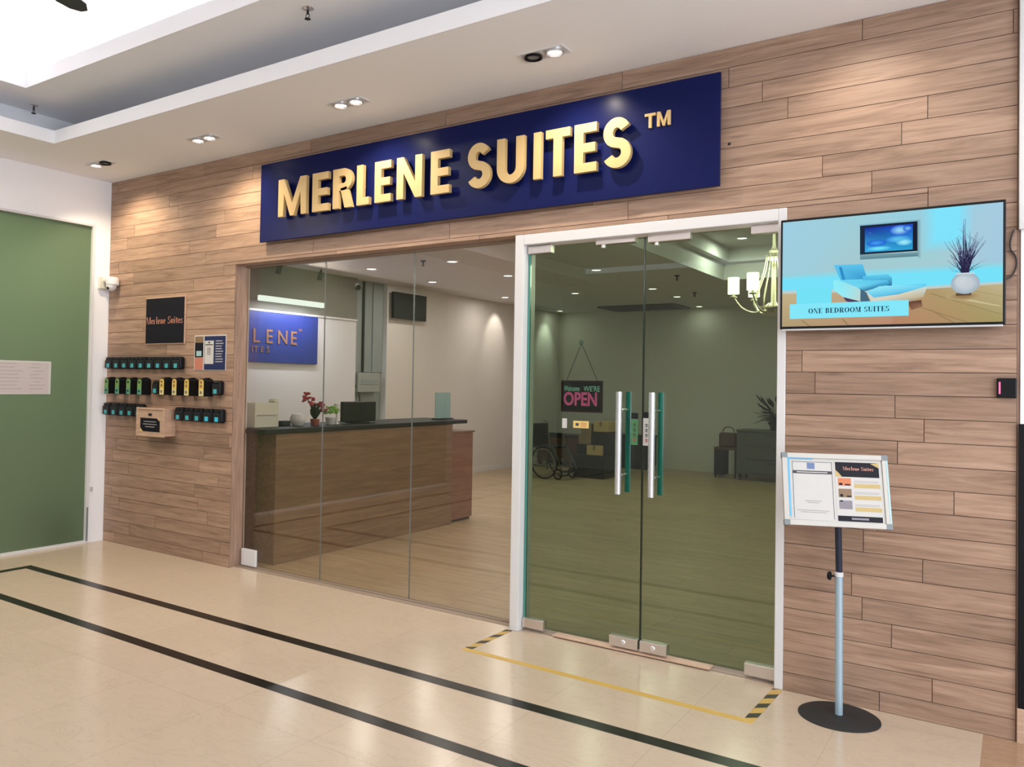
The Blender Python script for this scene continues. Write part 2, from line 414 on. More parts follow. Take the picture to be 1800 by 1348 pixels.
def marble(name, base, vein, tile=None):
    m = bpy.data.materials.new(name); m.use_nodes = True; MATS[name] = m
    nt = m.node_tree; N = nt.nodes.new; L = nt.links.new; b = nt.nodes['Principled BSDF']
    tc = N('ShaderNodeTexCoord')
    n1 = N('ShaderNodeTexNoise'); n1.inputs['Scale'].default_value = 1.3; n1.inputs['Detail'].default_value = 6; n1.inputs['Distortion'].default_value = 1.0
    n2 = N('ShaderNodeTexNoise'); n2.inputs['Scale'].default_value = 3.5; n2.inputs['Detail'].default_value = 10; n2.inputs['Distortion'].default_value = 2.5; n2.inputs['Roughness'].default_value = .7
    mp = N('ShaderNodeMapping'); mp.inputs['Scale'].default_value = (.6, 1.5, 1); mp.inputs['Rotation'].default_value = (0, 0, .35)
    L(tc.outputs['Object'], mp.inputs['Vector']); L(mp.outputs['Vector'], n1.inputs['Vector']); L(mp.outputs['Vector'], n2.inputs['Vector'])
    mx = N('ShaderNodeMix'); mx.data_type = 'RGBA'; mx.inputs[6].default_value = tuple(c*.97 for c in base)+(1,); mx.inputs[7].default_value = tuple(c*1.04 for c in base)+(1,)
    L(n1.outputs['Fac'], mx.inputs['Factor'])
    rp = N('ShaderNodeValToRGB'); e = rp.color_ramp.elements; e[0].position = .485; e[0].color = (0, 0, 0, 1); e[1].position = .5; e[1].color = (.30, .30, .30, 1); k = e.new(.52); k.color = (0, 0, 0, 1)
    L(n2.outputs['Fac'], rp.inputs['Fac'])
    m2 = N('ShaderNodeMix'); m2.data_type = 'RGBA'; m2.inputs[7].default_value = tuple(vein)+(1,)
    L(rp.outputs['Color'], m2.inputs['Factor']); L(mx.outputs[2], m2.inputs[6])
    out = m2.outputs[2]
    if tile:
        br = N('ShaderNodeTexBrick'); br.offset = 0; br.inputs['Scale'].default_value = 1; br.inputs['Mortar Size'].default_value = .0022; br.inputs['Brick Width'].default_value = tile; br.inputs['Row Height'].default_value = .916
        br.inputs['Color1'].default_value = (1, 1, 1, 1); br.inputs['Color2'].default_value = (.965, .965, .965, 1); br.inputs['Mortar'].default_value = (.86, .84, .82, 1); br.inputs['Mortar Smooth'].default_value = .3
        mp2 = N('ShaderNodeMapping'); mp2.inputs['Location'].default_value = (-(6.2 % tile), 0, 0)
        L(tc.outputs['Object'], mp2.inputs['Vector']); L(mp2.outputs['Vector'], br.inputs['Vector'])
        mm = N('ShaderNodeMix'); mm.data_type = 'RGBA'; mm.blend_type = 'MULTIPLY'; mm.inputs['Factor'].default_value = 1
        L(out, mm.inputs[6]); L(br.outputs['Color'], mm.inputs[7]); out = mm.outputs[2]
    L(out, b.inputs['Base Color'])
    b.inputs['Roughness'].default_value = .19; b.inputs['Specular IOR Level'].default_value = .42
    return m
marble('marble_cream', (.53, .43, .33), (.36, .29, .235), tile=.5825)
marble('marble_brown', (.36, .23, .145), (.62, .50, .36))

def glass(name, tint, refl=1.0, grough=.0):
    m = bpy.data.materials.new(name); m.use_nodes = True; MATS[name] = m
    nt = m.node_tree; nt.nodes.remove(nt.nodes['Principled BSDF']); N = nt.nodes.new; L = nt.links.new
    out = nt.nodes['Material Output']
    t = N('ShaderNodeBsdfTransparent'); t.inputs[0].default_value = tuple(tint)+(1,)
    g = N('ShaderNodeBsdfGlossy'); g.inputs['Roughness'].default_value = grough; g.inputs['Color'].default_value = (1, 1, 1, 1)
    f = N('ShaderNodeFresnel'); ge = N('ShaderNodeNewGeometry'); io = N('ShaderNodeMapRange')
    io.inputs['To Min'].default_value = 1.5; io.inputs['To Max'].default_value = 1/1.5
    L(ge.outputs['Backfacing'], io.inputs['Value']); L(io.outputs['Result'], f.inputs['IOR'])
    mu = N('ShaderNodeMath'); mu.operation = 'MULTIPLY'; mu.inputs[1].default_value = refl; mu.use_clamp = True
    mx = N('ShaderNodeMixShader'); L(f.outputs[0], mu.inputs[0]); L(mu.outputs[0], mx.inputs[0]); L(t.outputs[0], mx.inputs[1]); L(g.outputs[0], mx.inputs[2]); L(mx.outputs[0], out.inputs['Surface'])
    return m
glass('glass_clear', (.84, .82, .78), 1.3)
glass('glass_green', (.53, .60, .50), 1.0)
mat('edge_dark', (.02, .03, .025), .3, spec=.3); mat('glass_edge_teal', hexc(70, 140, 130), .2)
glass('acrylic', (.80, .93, .95), 1.5)

def frosted():
    m = bpy.data.materials.new('frosted_green'); m.use_nodes = True; MATS['frosted_green'] = m
    nt = m.node_tree; N = nt.nodes.new; L = nt.links.new; b = nt.nodes['Principled BSDF']; out = nt.nodes['Material Output']
    b.inputs['Base Color'].default_value = (.19, .25, .165, 1); b.inputs['Roughness'].default_value = .30
    t = N('ShaderNodeBsdfTranslucent'); t.inputs[0].default_value = (.42, .52, .36, 1)
    rf = N('ShaderNodeBsdfRefraction'); rf.inputs['Color'].default_value = (.50, .62, .44, 1); rf.inputs['Roughness'].default_value = .45; rf.inputs['IOR'].default_value = 1.05
    m0 = N('ShaderNodeMixShader'); m0.inputs[0].default_value = .5; L(t.outputs[0], m0.inputs[1]); L(rf.outputs[0], m0.inputs[2])
    mx = N('ShaderNodeMixShader'); mx.inputs[0].default_value = .55; L(b.outputs[0], mx.inputs[1]); L(m0.outputs[0], mx.inputs[2]); L(mx.outputs[0], out.inputs['Surface'])
frosted()

def tape_stripes():
    m = bpy.data.materials.new('hazard_stripes'); m.use_nodes = True; MATS['hazard_stripes'] = m
    nt = m.node_tree; N = nt.nodes.new; L = nt.links.new; b = nt.nodes['Principled BSDF']
    tc = N('ShaderNodeTexCoord'); wv = N('ShaderNodeTexWave'); wv.wave_profile = 'SIN'; wv.inputs['Scale'].default_value = 2.9; wv.bands_direction = 'X'
    mp = N('ShaderNodeMapping'); mp.inputs['Rotation'].default_value = (0, 0, math.radians(50)); L(tc.outputs['Object'], mp.inputs['Vector']); L(mp.outputs['Vector'], wv.inputs['Vector'])
    rp = N('ShaderNodeValToRGB'); rp.color_ramp.interpolation = 'CONSTANT'; e = rp.color_ramp.elements; e[0].color = (.02, .018, .015, 1); e[1].position = .42; e[1].color = hexc(190, 155, 78)
    L(wv.outputs['Fac'], rp.inputs['Fac']); L(rp.outputs['Color'], b.inputs['Base Color']); b.inputs['Roughness'].default_value = .45
tape_stripes()

# ------------------------------------------------------------------ the setting
H = 3.284; XR = 6.853; XO, XD, ZO = 1.743, 5.90, 2.408; GY = .13
HI = 2.9; YB = 10.05; XI = -.57; XIR = 7.6

def slab(name, x0, x1, y0, y1, z0, z1, holes, m):
    xs = sorted(set([x0, x1]+[h[0] for h in holes]+[h[1] for h in holes])); ys = sorted(set([y0, y1]+[h[2] for h in holes]+[h[3] for h in holes]))
    mb = MB()
    for a, b in zip(xs, xs[1:]):
        for c, e in zip(ys, ys[1:]):
            cx, cy_ = (a+b)/2, (c+e)/2
            if any(h[0] < cx < h[1] and h[2] < cy_ < h[3] for h in holes): continue
            mb.box(a, b, c, e, z0, z1)
    return struct(mb.build(name, m))

mb = MB(); mb.box(0, 6.736, -9, 0, -.1, 0); mb.box(-3.2, 0, -9, 0, -.1, 0); mb.box(XO, XD, 0, .055, -.1, 0)
struct(mb.build('floor', 'marble_cream'), 'polished cream marble corridor floor')
struct(MB().box(6.736, 11, -9, 0, -.1, -.0).build('floor', 'marble_brown'), 'brown veined marble floor at the far right')
# black inlaid borders (parallel to the shopfront, with returns on the left)
def strip(name, rects, m, z=.0012):
    mb = MB()
    for x0, x1, y0, y1 in rects: mb.box(x0, x1, y0, y1, 0, z)
    return mb.build(name, m)
struct(strip('trim_1', [(.49, 6.736, -.995, -.918), (.49, .565, -8.9, -.995)], 'marble_black'), 'black stone border inlaid in the floor nearer the shopfront')
struct(strip('trim_2', [(1.07, 6.736, -1.548, -1.475), (1.07, 1.145, -8.9, -1.548)], 'marble_black'), 'black stone border inlaid in the floor farther from the shopfront')

# interior floor of planks
def planks(name, x0, x1, z0, z1, pitch, length, offs, fr, gap, d0, d1, m, holes=(), base=0.0, random_len=False):
    bm = bmesh.new(); lay = bm.loops.layers.float_color.new('plank'); cells = []
    k0 = math.floor((z0-base)/pitch)
    k = k0
    while base+k*pitch < z1:
        a, b = max(z0, base+k*pitch), min(z1, base+(k+1)*pitch)
        off = offs.get(k, random.random()*length) if isinstance(offs, dict) else random.random()*length
        x = x0 - ((x0-off) % length)
        while x < x1:
            c, e = max(x0, x), min(x1, x+length); rc = (random.random(), random.random(), random.random(), 1)
            pieces = [(c, e, a, b)]
            for (hx0, hx1, hz0, hz1) in holes:
                nw = []
                for (p, q, s, t_) in pieces:
                    if q <= hx0 or p >= hx1 or t_ <= hz0 or s >= hz1: nw.append((p, q, s, t_)); continue
                    if s < hz0: nw.append((p, q, s, hz0)); s = hz0
                    if t_ > hz1: nw.append((p, q, hz1, t_)); t_ = hz1
                    if p < hx0: nw.append((p, hx0, s, t_))
                    if q > hx1: nw.append((hx1, q, s, t_))
                pieces = nw
            for (p, q, s, t_) in pieces:
                if q-p > .004 and t_-s > .004: cells.append((p, q, s, t_, rc))
            x += length
        k += 1
    g = gap/2
    for (p, q, s, t_, rc) in cells:
        # bevelled plank: inner face at d0, outer rim sloping to d1
        O = [(p, s), (q, s), (q, t_), (p, t_)]; I = [(p+g, s+g), (q-g, s+g), (q-g, t_-g), (p+g, t_-g)]
        vo = [bm.verts.new(fr(a_, b_, d1)) for a_, b_ in O]; vi = [bm.verts.new(fr(a_, b_, d0)) for a_, b_ in I]; vm = [bm.verts.new(fr(a_, b_, d1)) for a_, b_ in I]
        fs = [bm.faces.new(vi)]
        for i in range(4):
            j = (i+1) % 4; fs.append(bm.faces.new((vm[i], vm[j], vi[j], vi[i])))
            f2 = bm.faces.new((vo[i], vo[j], vm[j], vm[i])); f2.material_index = 1; fs.append(f2)
        for f in fs:
            for l in f.loops: l[lay] = rc
    bmesh.ops.remove_doubles(bm, verts=bm.verts[:], dist=1e-6)
    bmesh.ops.recalc_face_normals(bm, faces=bm.faces[:])
    me = bpy.data.meshes.new(name); bm.to_mesh(me); bm.free()
    for mm in m: me.materials.append(MATS[mm])
    o = bpy.data.objects.new(name, me); C.objects.link(o); return o
struct(planks('floor', XI, XIR, .055, YB, .18, 1.3, None, lambda a, b, d_: (a, b, d_-.0005), .002, 0, -.0015, ['floor_wood', 'groove_dark']), 'interior wooden plank floor')
struct(MB().box(XI-.1, XIR+.1, .056, YB+.1, -.12, -.004).build('floor', 'groove_dark'))

OFFS = {2: .239, 3: .115, 5: .363, 6: .119, 8: .483, 11: .365, 12: .247, 21: .375, 22: .143, 24: .267, 25: .372, 26: .99, 27: .865, 28: .695, 29: .098}
facade = struct(planks('wall_front', 0, XR, 0, H, .1065, 1.228, OFFS, lambda a, b, d_: (a, d_, b), .0032, 0, .004, ['cladding', 'groove_dark'], holes=[(XO, XD, -1, ZO)], base=.0905), 'shopfront wall clad in brown timber-look planks')
# body of the wall behind the cladding (jambs, header soffit)
mb = MB()
mb.box(XI-.1, XO, .005, .138, 0, H); mb.box(XD, XIR+.1, .005, .138, 0, H); mb.box(XO, XD, .005, .138, ZO, H)
struct(mb.build('wall_front_body', 'cladding_vertical'))
bpy.data.objects['wall_front_body'].name = 'wall_front'
# inner faces of the front wall, painted
mb = MB(); mb.box(XI, XO, .1385, .15, 0, HI); mb.box(XD, XIR, .1385, .15, 0, HI); mb.box(XO, XD, .1385, .15, ZO, HI)
struct(mb.build('wall_front', 'interior_beige'))

# left neighbour: white wall with a tall frosted green glass front (plane x = 0)
mb = MB(); mb.box(-.14, 0, -.155, .0, 0, H); mb.box(-.14, 0, -9, -.155, 2.87, H)
struct(mb.build('wall_left', 'wall_white'), 'white wall and pillar of the unit on the left')
mb = MB(); mb.box(-.05, .012, -.178, -.155, 0, 2.87, .002); mb.box(-.05, .012, -5.2, -.178, 2.85, 2.87, .002)
mb.box(-.05, .006, -5.2, -.178, 0, .022)
struct(mb.build('trim_3', 'frame_white'), 'white frame round the frosted green glass')
struct(MB().box(-.035, -.020, -5.2, -.178, .022, 2.85).build('window_1', 'frosted_green'), 'tall frosted green glass front on the left')
mb = MB(); mb.box(-3.2, -3.1, -9, 0, 0, H); mb.box(-3.2, -.14, -.06, 0, 0, H); mb.box(-3.2, 0, -9.1, -9, 0, H)
struct(mb.build('wall_neighbour', 'interior_white')); bpy.data.objects['wall_neighbour'].name = 'wall_left'
struct(MB().box(-3.2, -.14, -9, 0, H, H+.1).build('ceiling', 'ceiling_white'))
lamp('AREA', 'neighbour_lamp', (-1.1, -1.2, 3.1), 50, (1, .98, .95), (-1.1, -1.2, 0), .9, .9)
# dark object standing behind the frosted glass, seen only as a blur
mbx = MB(); mbx.box(-.36, -.10, -.58, -.24, 0, .30, .03); mbx.box(-.34, -.12, -.54, -.28, .30, .36, .02)
tag(mbx.build('storage_box', 'cabinet_dark'), 'dark box standing behind the frosted green glass near its lower corner', 'box')

# corridor ceiling: soffit, lip with cove, mid ceiling, bright tray
FY, FX = -.977, .775
mb = MB(); mb.box(0, 11, FY, .13, H, H+.03); mb.box(0, FX, -9, FY, H, H+.03)
mb.box(FX-.03, FX, -9, FY, H+.03, H+.10); mb.box(FX-.03, 11, FY, FY+.03, H+.03, H+.10)     # lip
mb.box(.43, 11, -.48, -.45, H+.03, ZM+.02); mb.box(.40, .43, -9, -.45, H+.03, ZM+.02)
struct(mb.build('ceiling', 'ceiling_white'), 'white ceiling soffit with a raised lip in front of the shop')
slab('ceiling', .40, 11, -9, -.45, ZM, ZM+.05, [(TX0, TX1, TY0, TY1)], 'ceiling_white')
mb = MB()
e_ = .30
mb.box(TX0-.02, TX0, TY0-.02, TY1+.02, ZM+.05, ZM+.11); mb.box(TX1, TX1+.02, TY0-.02, TY1+.02, ZM+.05, ZM+.11); mb.box(TX0, TX1, TY1, TY1+.02, ZM+.05, ZM+.11); mb.box(TX0, TX1, TY0-.02, TY0, ZM+.05, ZM+.11)
mb.box(TX0-e_-.03, TX0-e_, TY0-e_, TY1+e_, ZM+.05, 4.04); mb.box(TX1+e_, TX1+e_+.03, TY0-e_, TY1+e_, ZM+.05, 4.04); mb.box(TX0-e_, TX1+e_, TY1+e_, TY1+e_+.03, ZM+.05, 4.04); mb.box(TX0-e_, TX1+e_, TY0-e_-.03, TY0-e_, ZM+.05, 4.04)
mb.box(TX0-e_, TX1+e_, TY0-e_, TY1+e_, 4.0, 4.04)
struct(mb.build('ceiling', 'ceiling_white'), 'bright cove-lit ceiling tray')
struct(MB().box(-.1, 11, -9.1, -9, 0, 3.5).build('wall_opposite', 'wall_white'))

# interior shell
mb = MB()
struct(MB().box(XI-.1, XI, .15, 4.05, 0, HI+.6).build('wall_left', 'interior_white'), 'pale wall with the blue sign behind the reception desk'); struct(MB().box(XI, XI+.010, .15, 4.05, 2.335, HI).build('trim_16', 'upper_wall_shade'), 'upper wall above the blue interior sign, its shade painted as a dark grey band')  # thin panel coloured dark for the unlit wall above the strip lamp
mb.box(XI-.1, XI, 4.72, YB, 0, HI+.6)
mb.box(XI-.22, XI-.12, 4.05, 4.72, 0, HI+.6); mb.box(XI-.22, XI-.1, 4.0, 4.05, 0, HI+.6); mb.box(XI-.22, XI-.1, 4.72, 4.77, 0, HI+.6)
struct(mb.build('wall_left', 'interior_beige'), 'plain beige interior wall behind the reception desk')
struct(MB().box(XI-.2, XIR+.1, YB, YB+.1, 0, HI+.6).build('wall_back', 'interior_beige'), 'plain back wall of the shop interior')
struct(MB().box(XIR, XIR+.1, .15, YB, 0, HI+.6).build('wall_right', 'interior_beige'))
struct(MB().box(XI-.12, XI+.004, 4.705, 4.72, 0, HI).build('trim_17', 'frame_white'), 'pale reveal at the right side of the alcove')
mb = MB(); mb.box(XI, XI+.012, 4.77, YB-.012, 0, .07); mb.box(XI, XI+.012, .15, 4.05, 0, .07)
struct(mb.build('baseboard_left', 'frame_white'))
struct(MB().box(XI+.012, XIR, YB-.012, YB, 0, .05).build('baseboard_back', 'interior_beige'))
CX0, CX1, CY0, CY1 = 3.70, 7.3, .9, 6.43
slab('ceiling', XI-.22, XIR, .15, YB, HI, HI+.05, [(CX0, CX1, CY0, CY1)], 'interior_white')
mb = MB()
def ring(x0, x1, y0, y1, z0, z1, t_):
    mb.box(x0-t_, x0, y0-t_, y1+t_, z0, z1); mb.box(x1, x1+t_, y0-t_, y1+t_, z0, z1); mb.box(x0, x1, y1, y1+t_, z0, z1); mb.box(x0, x1, y0-t_, y0, z0, z1)
ring(CX0, CX1, CY0, CY1, HI+.05, 3.12, .05); ring(CX0+.09, CX1-.09, CY0+.09, CY1-.09, 3.12, 3.15, .14); ring(CX0+.09, CX1-.09, CY0+.09, CY1-.09, 3.15, 3.30, .05)
mb.box(CX0, CX1, CY0, CY1, 3.30, 3.34)
struct(mb.build('ceiling', 'interior_white'), 'raised ceiling recess above the chandelier')

# fixed glazing and its channels
gx = [XO+.002, 2.607, 3.448, 4.325]
for i in range(3):
    struct(MB().box(gx[i]+.001, gx[i+1]-.002, GY-.006, GY+.006, .012, ZO-.012).build('window_%d' % (i+2), 'glass_clear'), ['left', 'middle', 'right'][i]+' fixed pane of clear shopfront glass')
mb = MB()
for i in (1, 2): mb.box(gx[i]-.002, gx[i]+.001, GY-.0055, GY+.0055, .012, ZO-.012)
struct(mb.build('trim_4', 'corner_grey'), 'grey silicone joints between the fixed panes')
mb = MB(); mb.box(XO, 4.325, GY-.02, GY+.02, 0, .012, .002); mb.box(XO, 4.325, GY-.02, GY+.02, ZO-.014, ZO, .002)
struct(mb.build('trim_5', 'sill_beige'), 'slim metal channels above and below the fixed glass')
struct(MB().box(XO, 4.325, .055, GY-.02, -.002, .003).build('trim_6', 'sill_beige'))
# white door frame
mb = MB(); mb.box(4.325, 4.385, -.004, .15, 0, ZO, .004); mb.box(4.385, 5.862, -.004, .15, 2.345, ZO, .004); mb.box(5.862, 5.903, -.004, .15, .0, ZO, .004)
struct(mb.build('trim_7', 'frame_white'), 'white metal frame round the glass double doors')
struct(MB().box(4.385, 5.862, .05, .16, -.001, .006).build('trim_8', 'sill_beige'))
struct(MB().box(4.60, 5.53, .03, .115, .006, .014, .002).build('trim_9', 'box_wood'), 'brown wooden threshold strip under the glass doors')

DY = .062
def door(n, x0, x1, label):
    o = struct(MB().box(x0, x1, DY-.006, DY+.006, .03, 2.335).build('door_%d' % n, 'glass_green'), label)
    return o
dl = door(1, 4.402, 5.130, 'left leaf of the green-tinted glass double door'); dr = door(2, 5.138, 5.858, 'right leaf of the green-tinted glass double door')
def part(mb, name, m, parent, label=None, smooth=False):
    o = mb.build(name, m, parent, smooth=smooth)
    if label: o['label'] = label
    return o
part(MB().box(4.388, 4.4015, DY-.007, DY+.007, .03, 2.335), 'glass_edge', 'glass_edge_teal', dl, 'teal edge of the glass')
part(MB().box(5.1305, 5.1330, DY-.007, DY+.007, .03, 2.335), 'glass_edge', 'edge_dark', dl, 'dark polished edge of the glass')
part(MB().box(5.1350, 5.1375, DY-.007, DY+.007, .03, 2.335), 'glass_edge', 'edge_dark', dr, 'dark polished edge of the glass')
def fit(par, x0, x1, z0, z1, name='patch_fitting', lock=False, knob=None):
    o = part(MB().box(x0, x1, DY-.026, DY+.026, z0, z1, .003), name, 'steel', par, 'brushed metal patch fitting')
    if lock: MB().lathe([(.0, -.003), (.011, -.003), (.014, 0), (.014, .002)], ((x0+x1)/2, DY-.027, (z0+z1)/2), 16, 'y').build('lock_cylinder', 'chrome', o, smooth=True)
    if knob: MB().cyl((knob, DY-.01, z0), (knob, DY-.01, z0-.018), .012).build('stop_pin', 'steel', o, smooth=True)
fit(dl, 4.392, 4.548, 2.293, 2.341); fit(dl, 4.843, 5.082, 2.312, 2.374, knob=4.885)
fit(dr, 5.160, 5.398, 2.300, 2.360, knob=5.205); fit(dr, 5.718, 5.860, 2.296, 2.342)
fit(dl, 4.390, 4.535, .022, .078); fit(dl, 4.958, 5.128, .026, .084, lock=True); fit(dr, 5.140, 5.292, .026, .084, lock=True); fit(dr, 5.705, 5.858, .022, .082)
def handle(par, x):
    h = MB().cyl((x+.005, -.012, .890), (x+.005, -.012, 1.463), .0178, n=24).build('handle', 'chrome', par, smooth=True); h['label'] = 'chrome pull bar on the outside'
    for z in (1.36, .99): MB().cyl((x, -.004, z), (x, DY-.006, z), .008).build('handle_bracket', 'chrome', h, smooth=True)
    h2 = MB().cyl((x, .137, .886), (x, .137, 1.463), .0155, n=24).build('handle', 'teal_handle', par, smooth=True); h2['label'] = 'pull bar on the inside, teal through the glass'
    for z in (1.36, .99): MB().cyl((x, DY+.006, z), (x, .125, z), .008).build('handle_bracket', 'chrome', h2, smooth=True)
handle(dl, 5.016); handle(dr, 5.209)
# sticker strips by the handles
def frw(a, b, d_): return (a, DY-.0065-d_, b)
def door_sticker(x0, z0, z1, m, hd, label):
    t = thing('door_sticker', label, 'sticker', (x0, DY-.0065, z0))
    k = lambda a, b, d_: (a, -d_, b)
    mb = MB(); mb.prism([(0, 0), (.040, 0), (.040, z1-z0-.034), (0, z1-z0-.034)], k, 0, .0008); mb.build('plate', m, t)
    mb = MB(); mb.prism([(0, z1-z0-.033), (.040, z1-z0-.033), (.040, z1-z0), (0, z1-z0)], k, 0, .0008); mb.build('header', hd, t)
    mb = MB()
    for i in range(4):
        zz = .018+.028*i; mb.m(1 if i == 0 else 0)
        mb.prism([(.010, zz+.012), (.030, zz+.012), (.030, zz+.016), (.010, zz+.016)], k, .0009, .0012); mb.prism([(.018, zz), (.022, zz), (.022, zz+.022), (.018, zz+.022)], k, .0009, .0012)
        mb.prism([(.012, zz+.002), (.028, zz+.002), (.028, zz+.005), (.012, zz+.005)], k, .0009, .0012)
    mb.build('lettering', ['ink', 'petal'], t)
door_sticker(5.068, 1.165, 1.345, 'green_note', 'charcoal', 'green vertical sticker beside the left door handle')
door_sticker(5.1385, 1.165, 1.352, 'paper', 'charcoal', 'white vertical sticker with black header beside the right door handle')

# white floor-level plate at the foot of the first pane
tag(MB().box(1.765, 1.93, GY-.028, GY-.006, .012, .142, .003).build('corner_plate', 'frame_white'), 'small white square plate at the bottom left corner of the fixed glass', 'plate')
# right-hand neighbour: white sign box, black post and timber base
struct(MB().box(XR+.004, 11, -.03, .2, 2.203, H, .004).build('trim_10', 'frame_white'), 'white panel at the far right edge')
struct(MB().box(XR+.012, 11, -.004, .2, 1.363, 2.203).build('trim_11', 'wall_white'))
struct(MB().box(XR+.006, XR+.036, -.02, .2, .148, 1.363, .002).build('trim_12', 'black_plastic'), 'black upright at the far right edge')
struct(MB().box(XR+.036, 11, -.004, .2, .148, 1.363).build('trim_14', 'box_wood'))
struct(MB().box(XR+.004, 11, -.02, .2, 0, .148, .002).build('trim_13', 'box_wood'), 'low timber base at the far right edge')

# hazard tape in front of the doors
t = thing('hazard_tape', 'yellow and black hazard tape marking a rectangle on the floor before the glass doors', 'tape', (5.1, -.5, 0))
TB = Matrix.Translation((-5.1, .5, 0))
def tape(name, poly, m):
    mb = MB(); mb.prism(poly, lambda a, b, d_: (a-5.1, b+.5, d_), 0, .0012); return mb.build(name, m, t)
tape('front_strip', [(4.302, -.49), (5.890, -.520), (5.890, -.476), (4.302, -.446)], 'yellow_tape')
tape('side_strip', [(4.302, -.446), (4.346, -.446), (4.352, -.01), (4.308, -.01)], 'hazard_stripes')
tape('side_strip', [(5.846, -.475), (5.892, -.475), (5.905, -.012), (5.859, -.012)], 'hazard_stripes')

# ------------------------------------------------------------------ big shop sign
t = thing('shop_sign', 'long navy blue shop sign with raised gold letters above the entrance', 'sign', (3.83, 0, 2.85))
mb = MB(); mb.box(-1.75, 1.75, -.055, -.035, -.302, .296, .002); mb.box(-1.73, 1.73, -.035, 0, -.28, .27)
part(mb, 'backboard', 'navy', t)
LET = [('M', 2.341, 2.650), ('E', 2.692, 2.868), ('R', 2.893, 3.092), ('L', 3.117, 3.248), ('E', 3.279, 3.440), ('N', 3.470, 3.700), ('E', 3.751, 3.918),
       ('S', 4.035, 4.224), ('U', 4.252, 4.462), ('I', 4.506, 4.560), ('T', 4.587, 4.748), ('E', 4.772, 4.930), ('S', 4.948, 5.134)]
zb = 2.706-2.85; hh = .277
def frl(a, b, d_): return (a, -.115+d_, b)
for ch, a, b in LET:
    b -= .02 if ch not in 'IT' else .004; mb = MB()
    for poly in glyph_sans(ch, b-a, hh, .056): mb.prism([(a-3.83+p, zb+q) for p, q in poly], frl, 0, .03)
    cxx, czz = ((a+b)/2, .5) if ch in 'MNIT' else ((a+.028, .5) if ch != 'S' else ((a+b)/2, .5)); cxx -= 3.83; mb.cyl((cxx, -.088, zb+hh*czz), (cxx, -.05, zb+hh*czz), .006, n=8)
    part(mb, 'letter', 'gold', t)
mb = MB()
for ch, a, b in (('T', 5.173, 5.235), ('M', 5.243, 5.318)):
    for poly in glyph_sans(ch, b-a, .080, .016): mb.prism([(a-3.83+p, 2.910-2.85+q) for p, q in poly], lambda a_, b_, d_: (a_, -.068+d_, b_), 0, .0125)
part(mb, 'trademark_letters', 'gold', t)

# ------------------------------------------------------------------ twin downlights in the soffit
def downlight(x, y, label, lit=(0, 1), first=[]):
    t = thing('twin_downlight', label, 'ceiling light', (x, y, H), group=None)
    part(MB().box(-.138, -.125, -.06, .06, -.006, .0).box(.125, .138, -.06, .06, -.006, 0).box(-.125, .125, -.06, -.05, -.006, 0).box(-.125, .125, .05, .06, -.006, 0).box(-.006, .006, -.05, .05, -.006, 0), 'trim_frame', 'frame_white', t)
    part(MB().box(-.125, .125, -.05, .05, -.0035, -.001), 'housing', 'silver', t)
    for k, cx in enumerate((-.065, .065)):
        on = k in lit
        l = part(MB().lathe([(.047, -.004), (.049, -.016), (.043, -.018), (.034, -.008), (.034, -.004)], (cx, 0, 0)), 'lamp', 'chrome' if on else 'black_plastic', t, 'lit lamp' if on else 'unlit lamp', smooth=True)
        part(MB().lathe([(.0, -.0075), (.032, -.0075), (.032, -.005), (.0, -.005)], (cx, 0, 0), 20), 'bulb', 'lamp_on' if on else 'corner_grey', l)
    return t
DLX = [.555, 1.896, 3.336, 4.756]
downlight(DLX[0], -.453, 'recessed twin downlight in the soffit nearest the left corner', (0,))
downlight(DLX[1], -.453, 'recessed twin downlight in the soffit above the left end of the blue sign', (0, 1))
downlight(DLX[2], -.455, 'recessed twin downlight in the soffit above the gold letters, two lamps lit', (0, 1))
downlight(DLX[3], -.462, 'recessed twin downlight nearest the camera with one black unlit lamp', (1,))
for i, x in enumerate(DLX+[6.18]):
    xx = x + (.065 if i in (3, 4) else (-.065 if i == 0 else .03)); pw = (48, 45, 40, 36, 17)[i]
    lamp('SPOT', 'downlight_beam', (xx, -.455, H-.03), pw, ((1, .83, .58) if i < 2 else (1, .87, .70)), (xx+.02, -.05, 1.9), .022, angle=math.radians(122), blend=.8)

# sprinklers, fan
def sprinkler(x, y, z, label):
    t = thing('fire_sprinkler', label, 'sprinkler', (x, y, z))
    part(MB().lathe([(.0, 0), (.034, 0), (.034, -.004), (.014, -.012), (0, -.012)], (0, 0, 0)), 'escutcheon', 'steel', t, smooth=True)
    part(MB().cyl((0, 0, -.010), (0, 0, -.035), .007).tube([(-.006, 0, -.03), (-.014, 0, -.045), (-.004, 0, -.06)], .0025, 6).tube([(.006, 0, -.03), (.014, 0, -.045), (.004, 0, -.06)], .0025, 6), 'body', 'black_matte', t, smooth=True)
    part(MB().lathe([(0, -.060), (.016, -.060), (.018, -.063), (0, -.063)], (0, 0, 0)), 'deflector', 'black_matte', t, smooth=True)
sprinkler(.60, -1.05, ZM, 'ceiling sprinkler above the frosted green glass on the left')
sprinkler(3.58, -1.07, ZM, 'ceiling sprinkler at the top of the view above the blue sign')
t = thing('ceiling_fan', 'dark brown ceiling fan blade tip at the bright ceiling tray', 'fan', (3.06, -2.45, 3.44))
part(MB().cyl((0, 0, .04), (0, 0, .56), .015), 'down_rod', 'charcoal', t, smooth=True)
part(MB().lathe([(0, -.06), (.06, -.06), (.11, -.03), (.12, .02), (.07, .05), (0, .05)]), 'motor', 'charcoal', t, smooth=True)
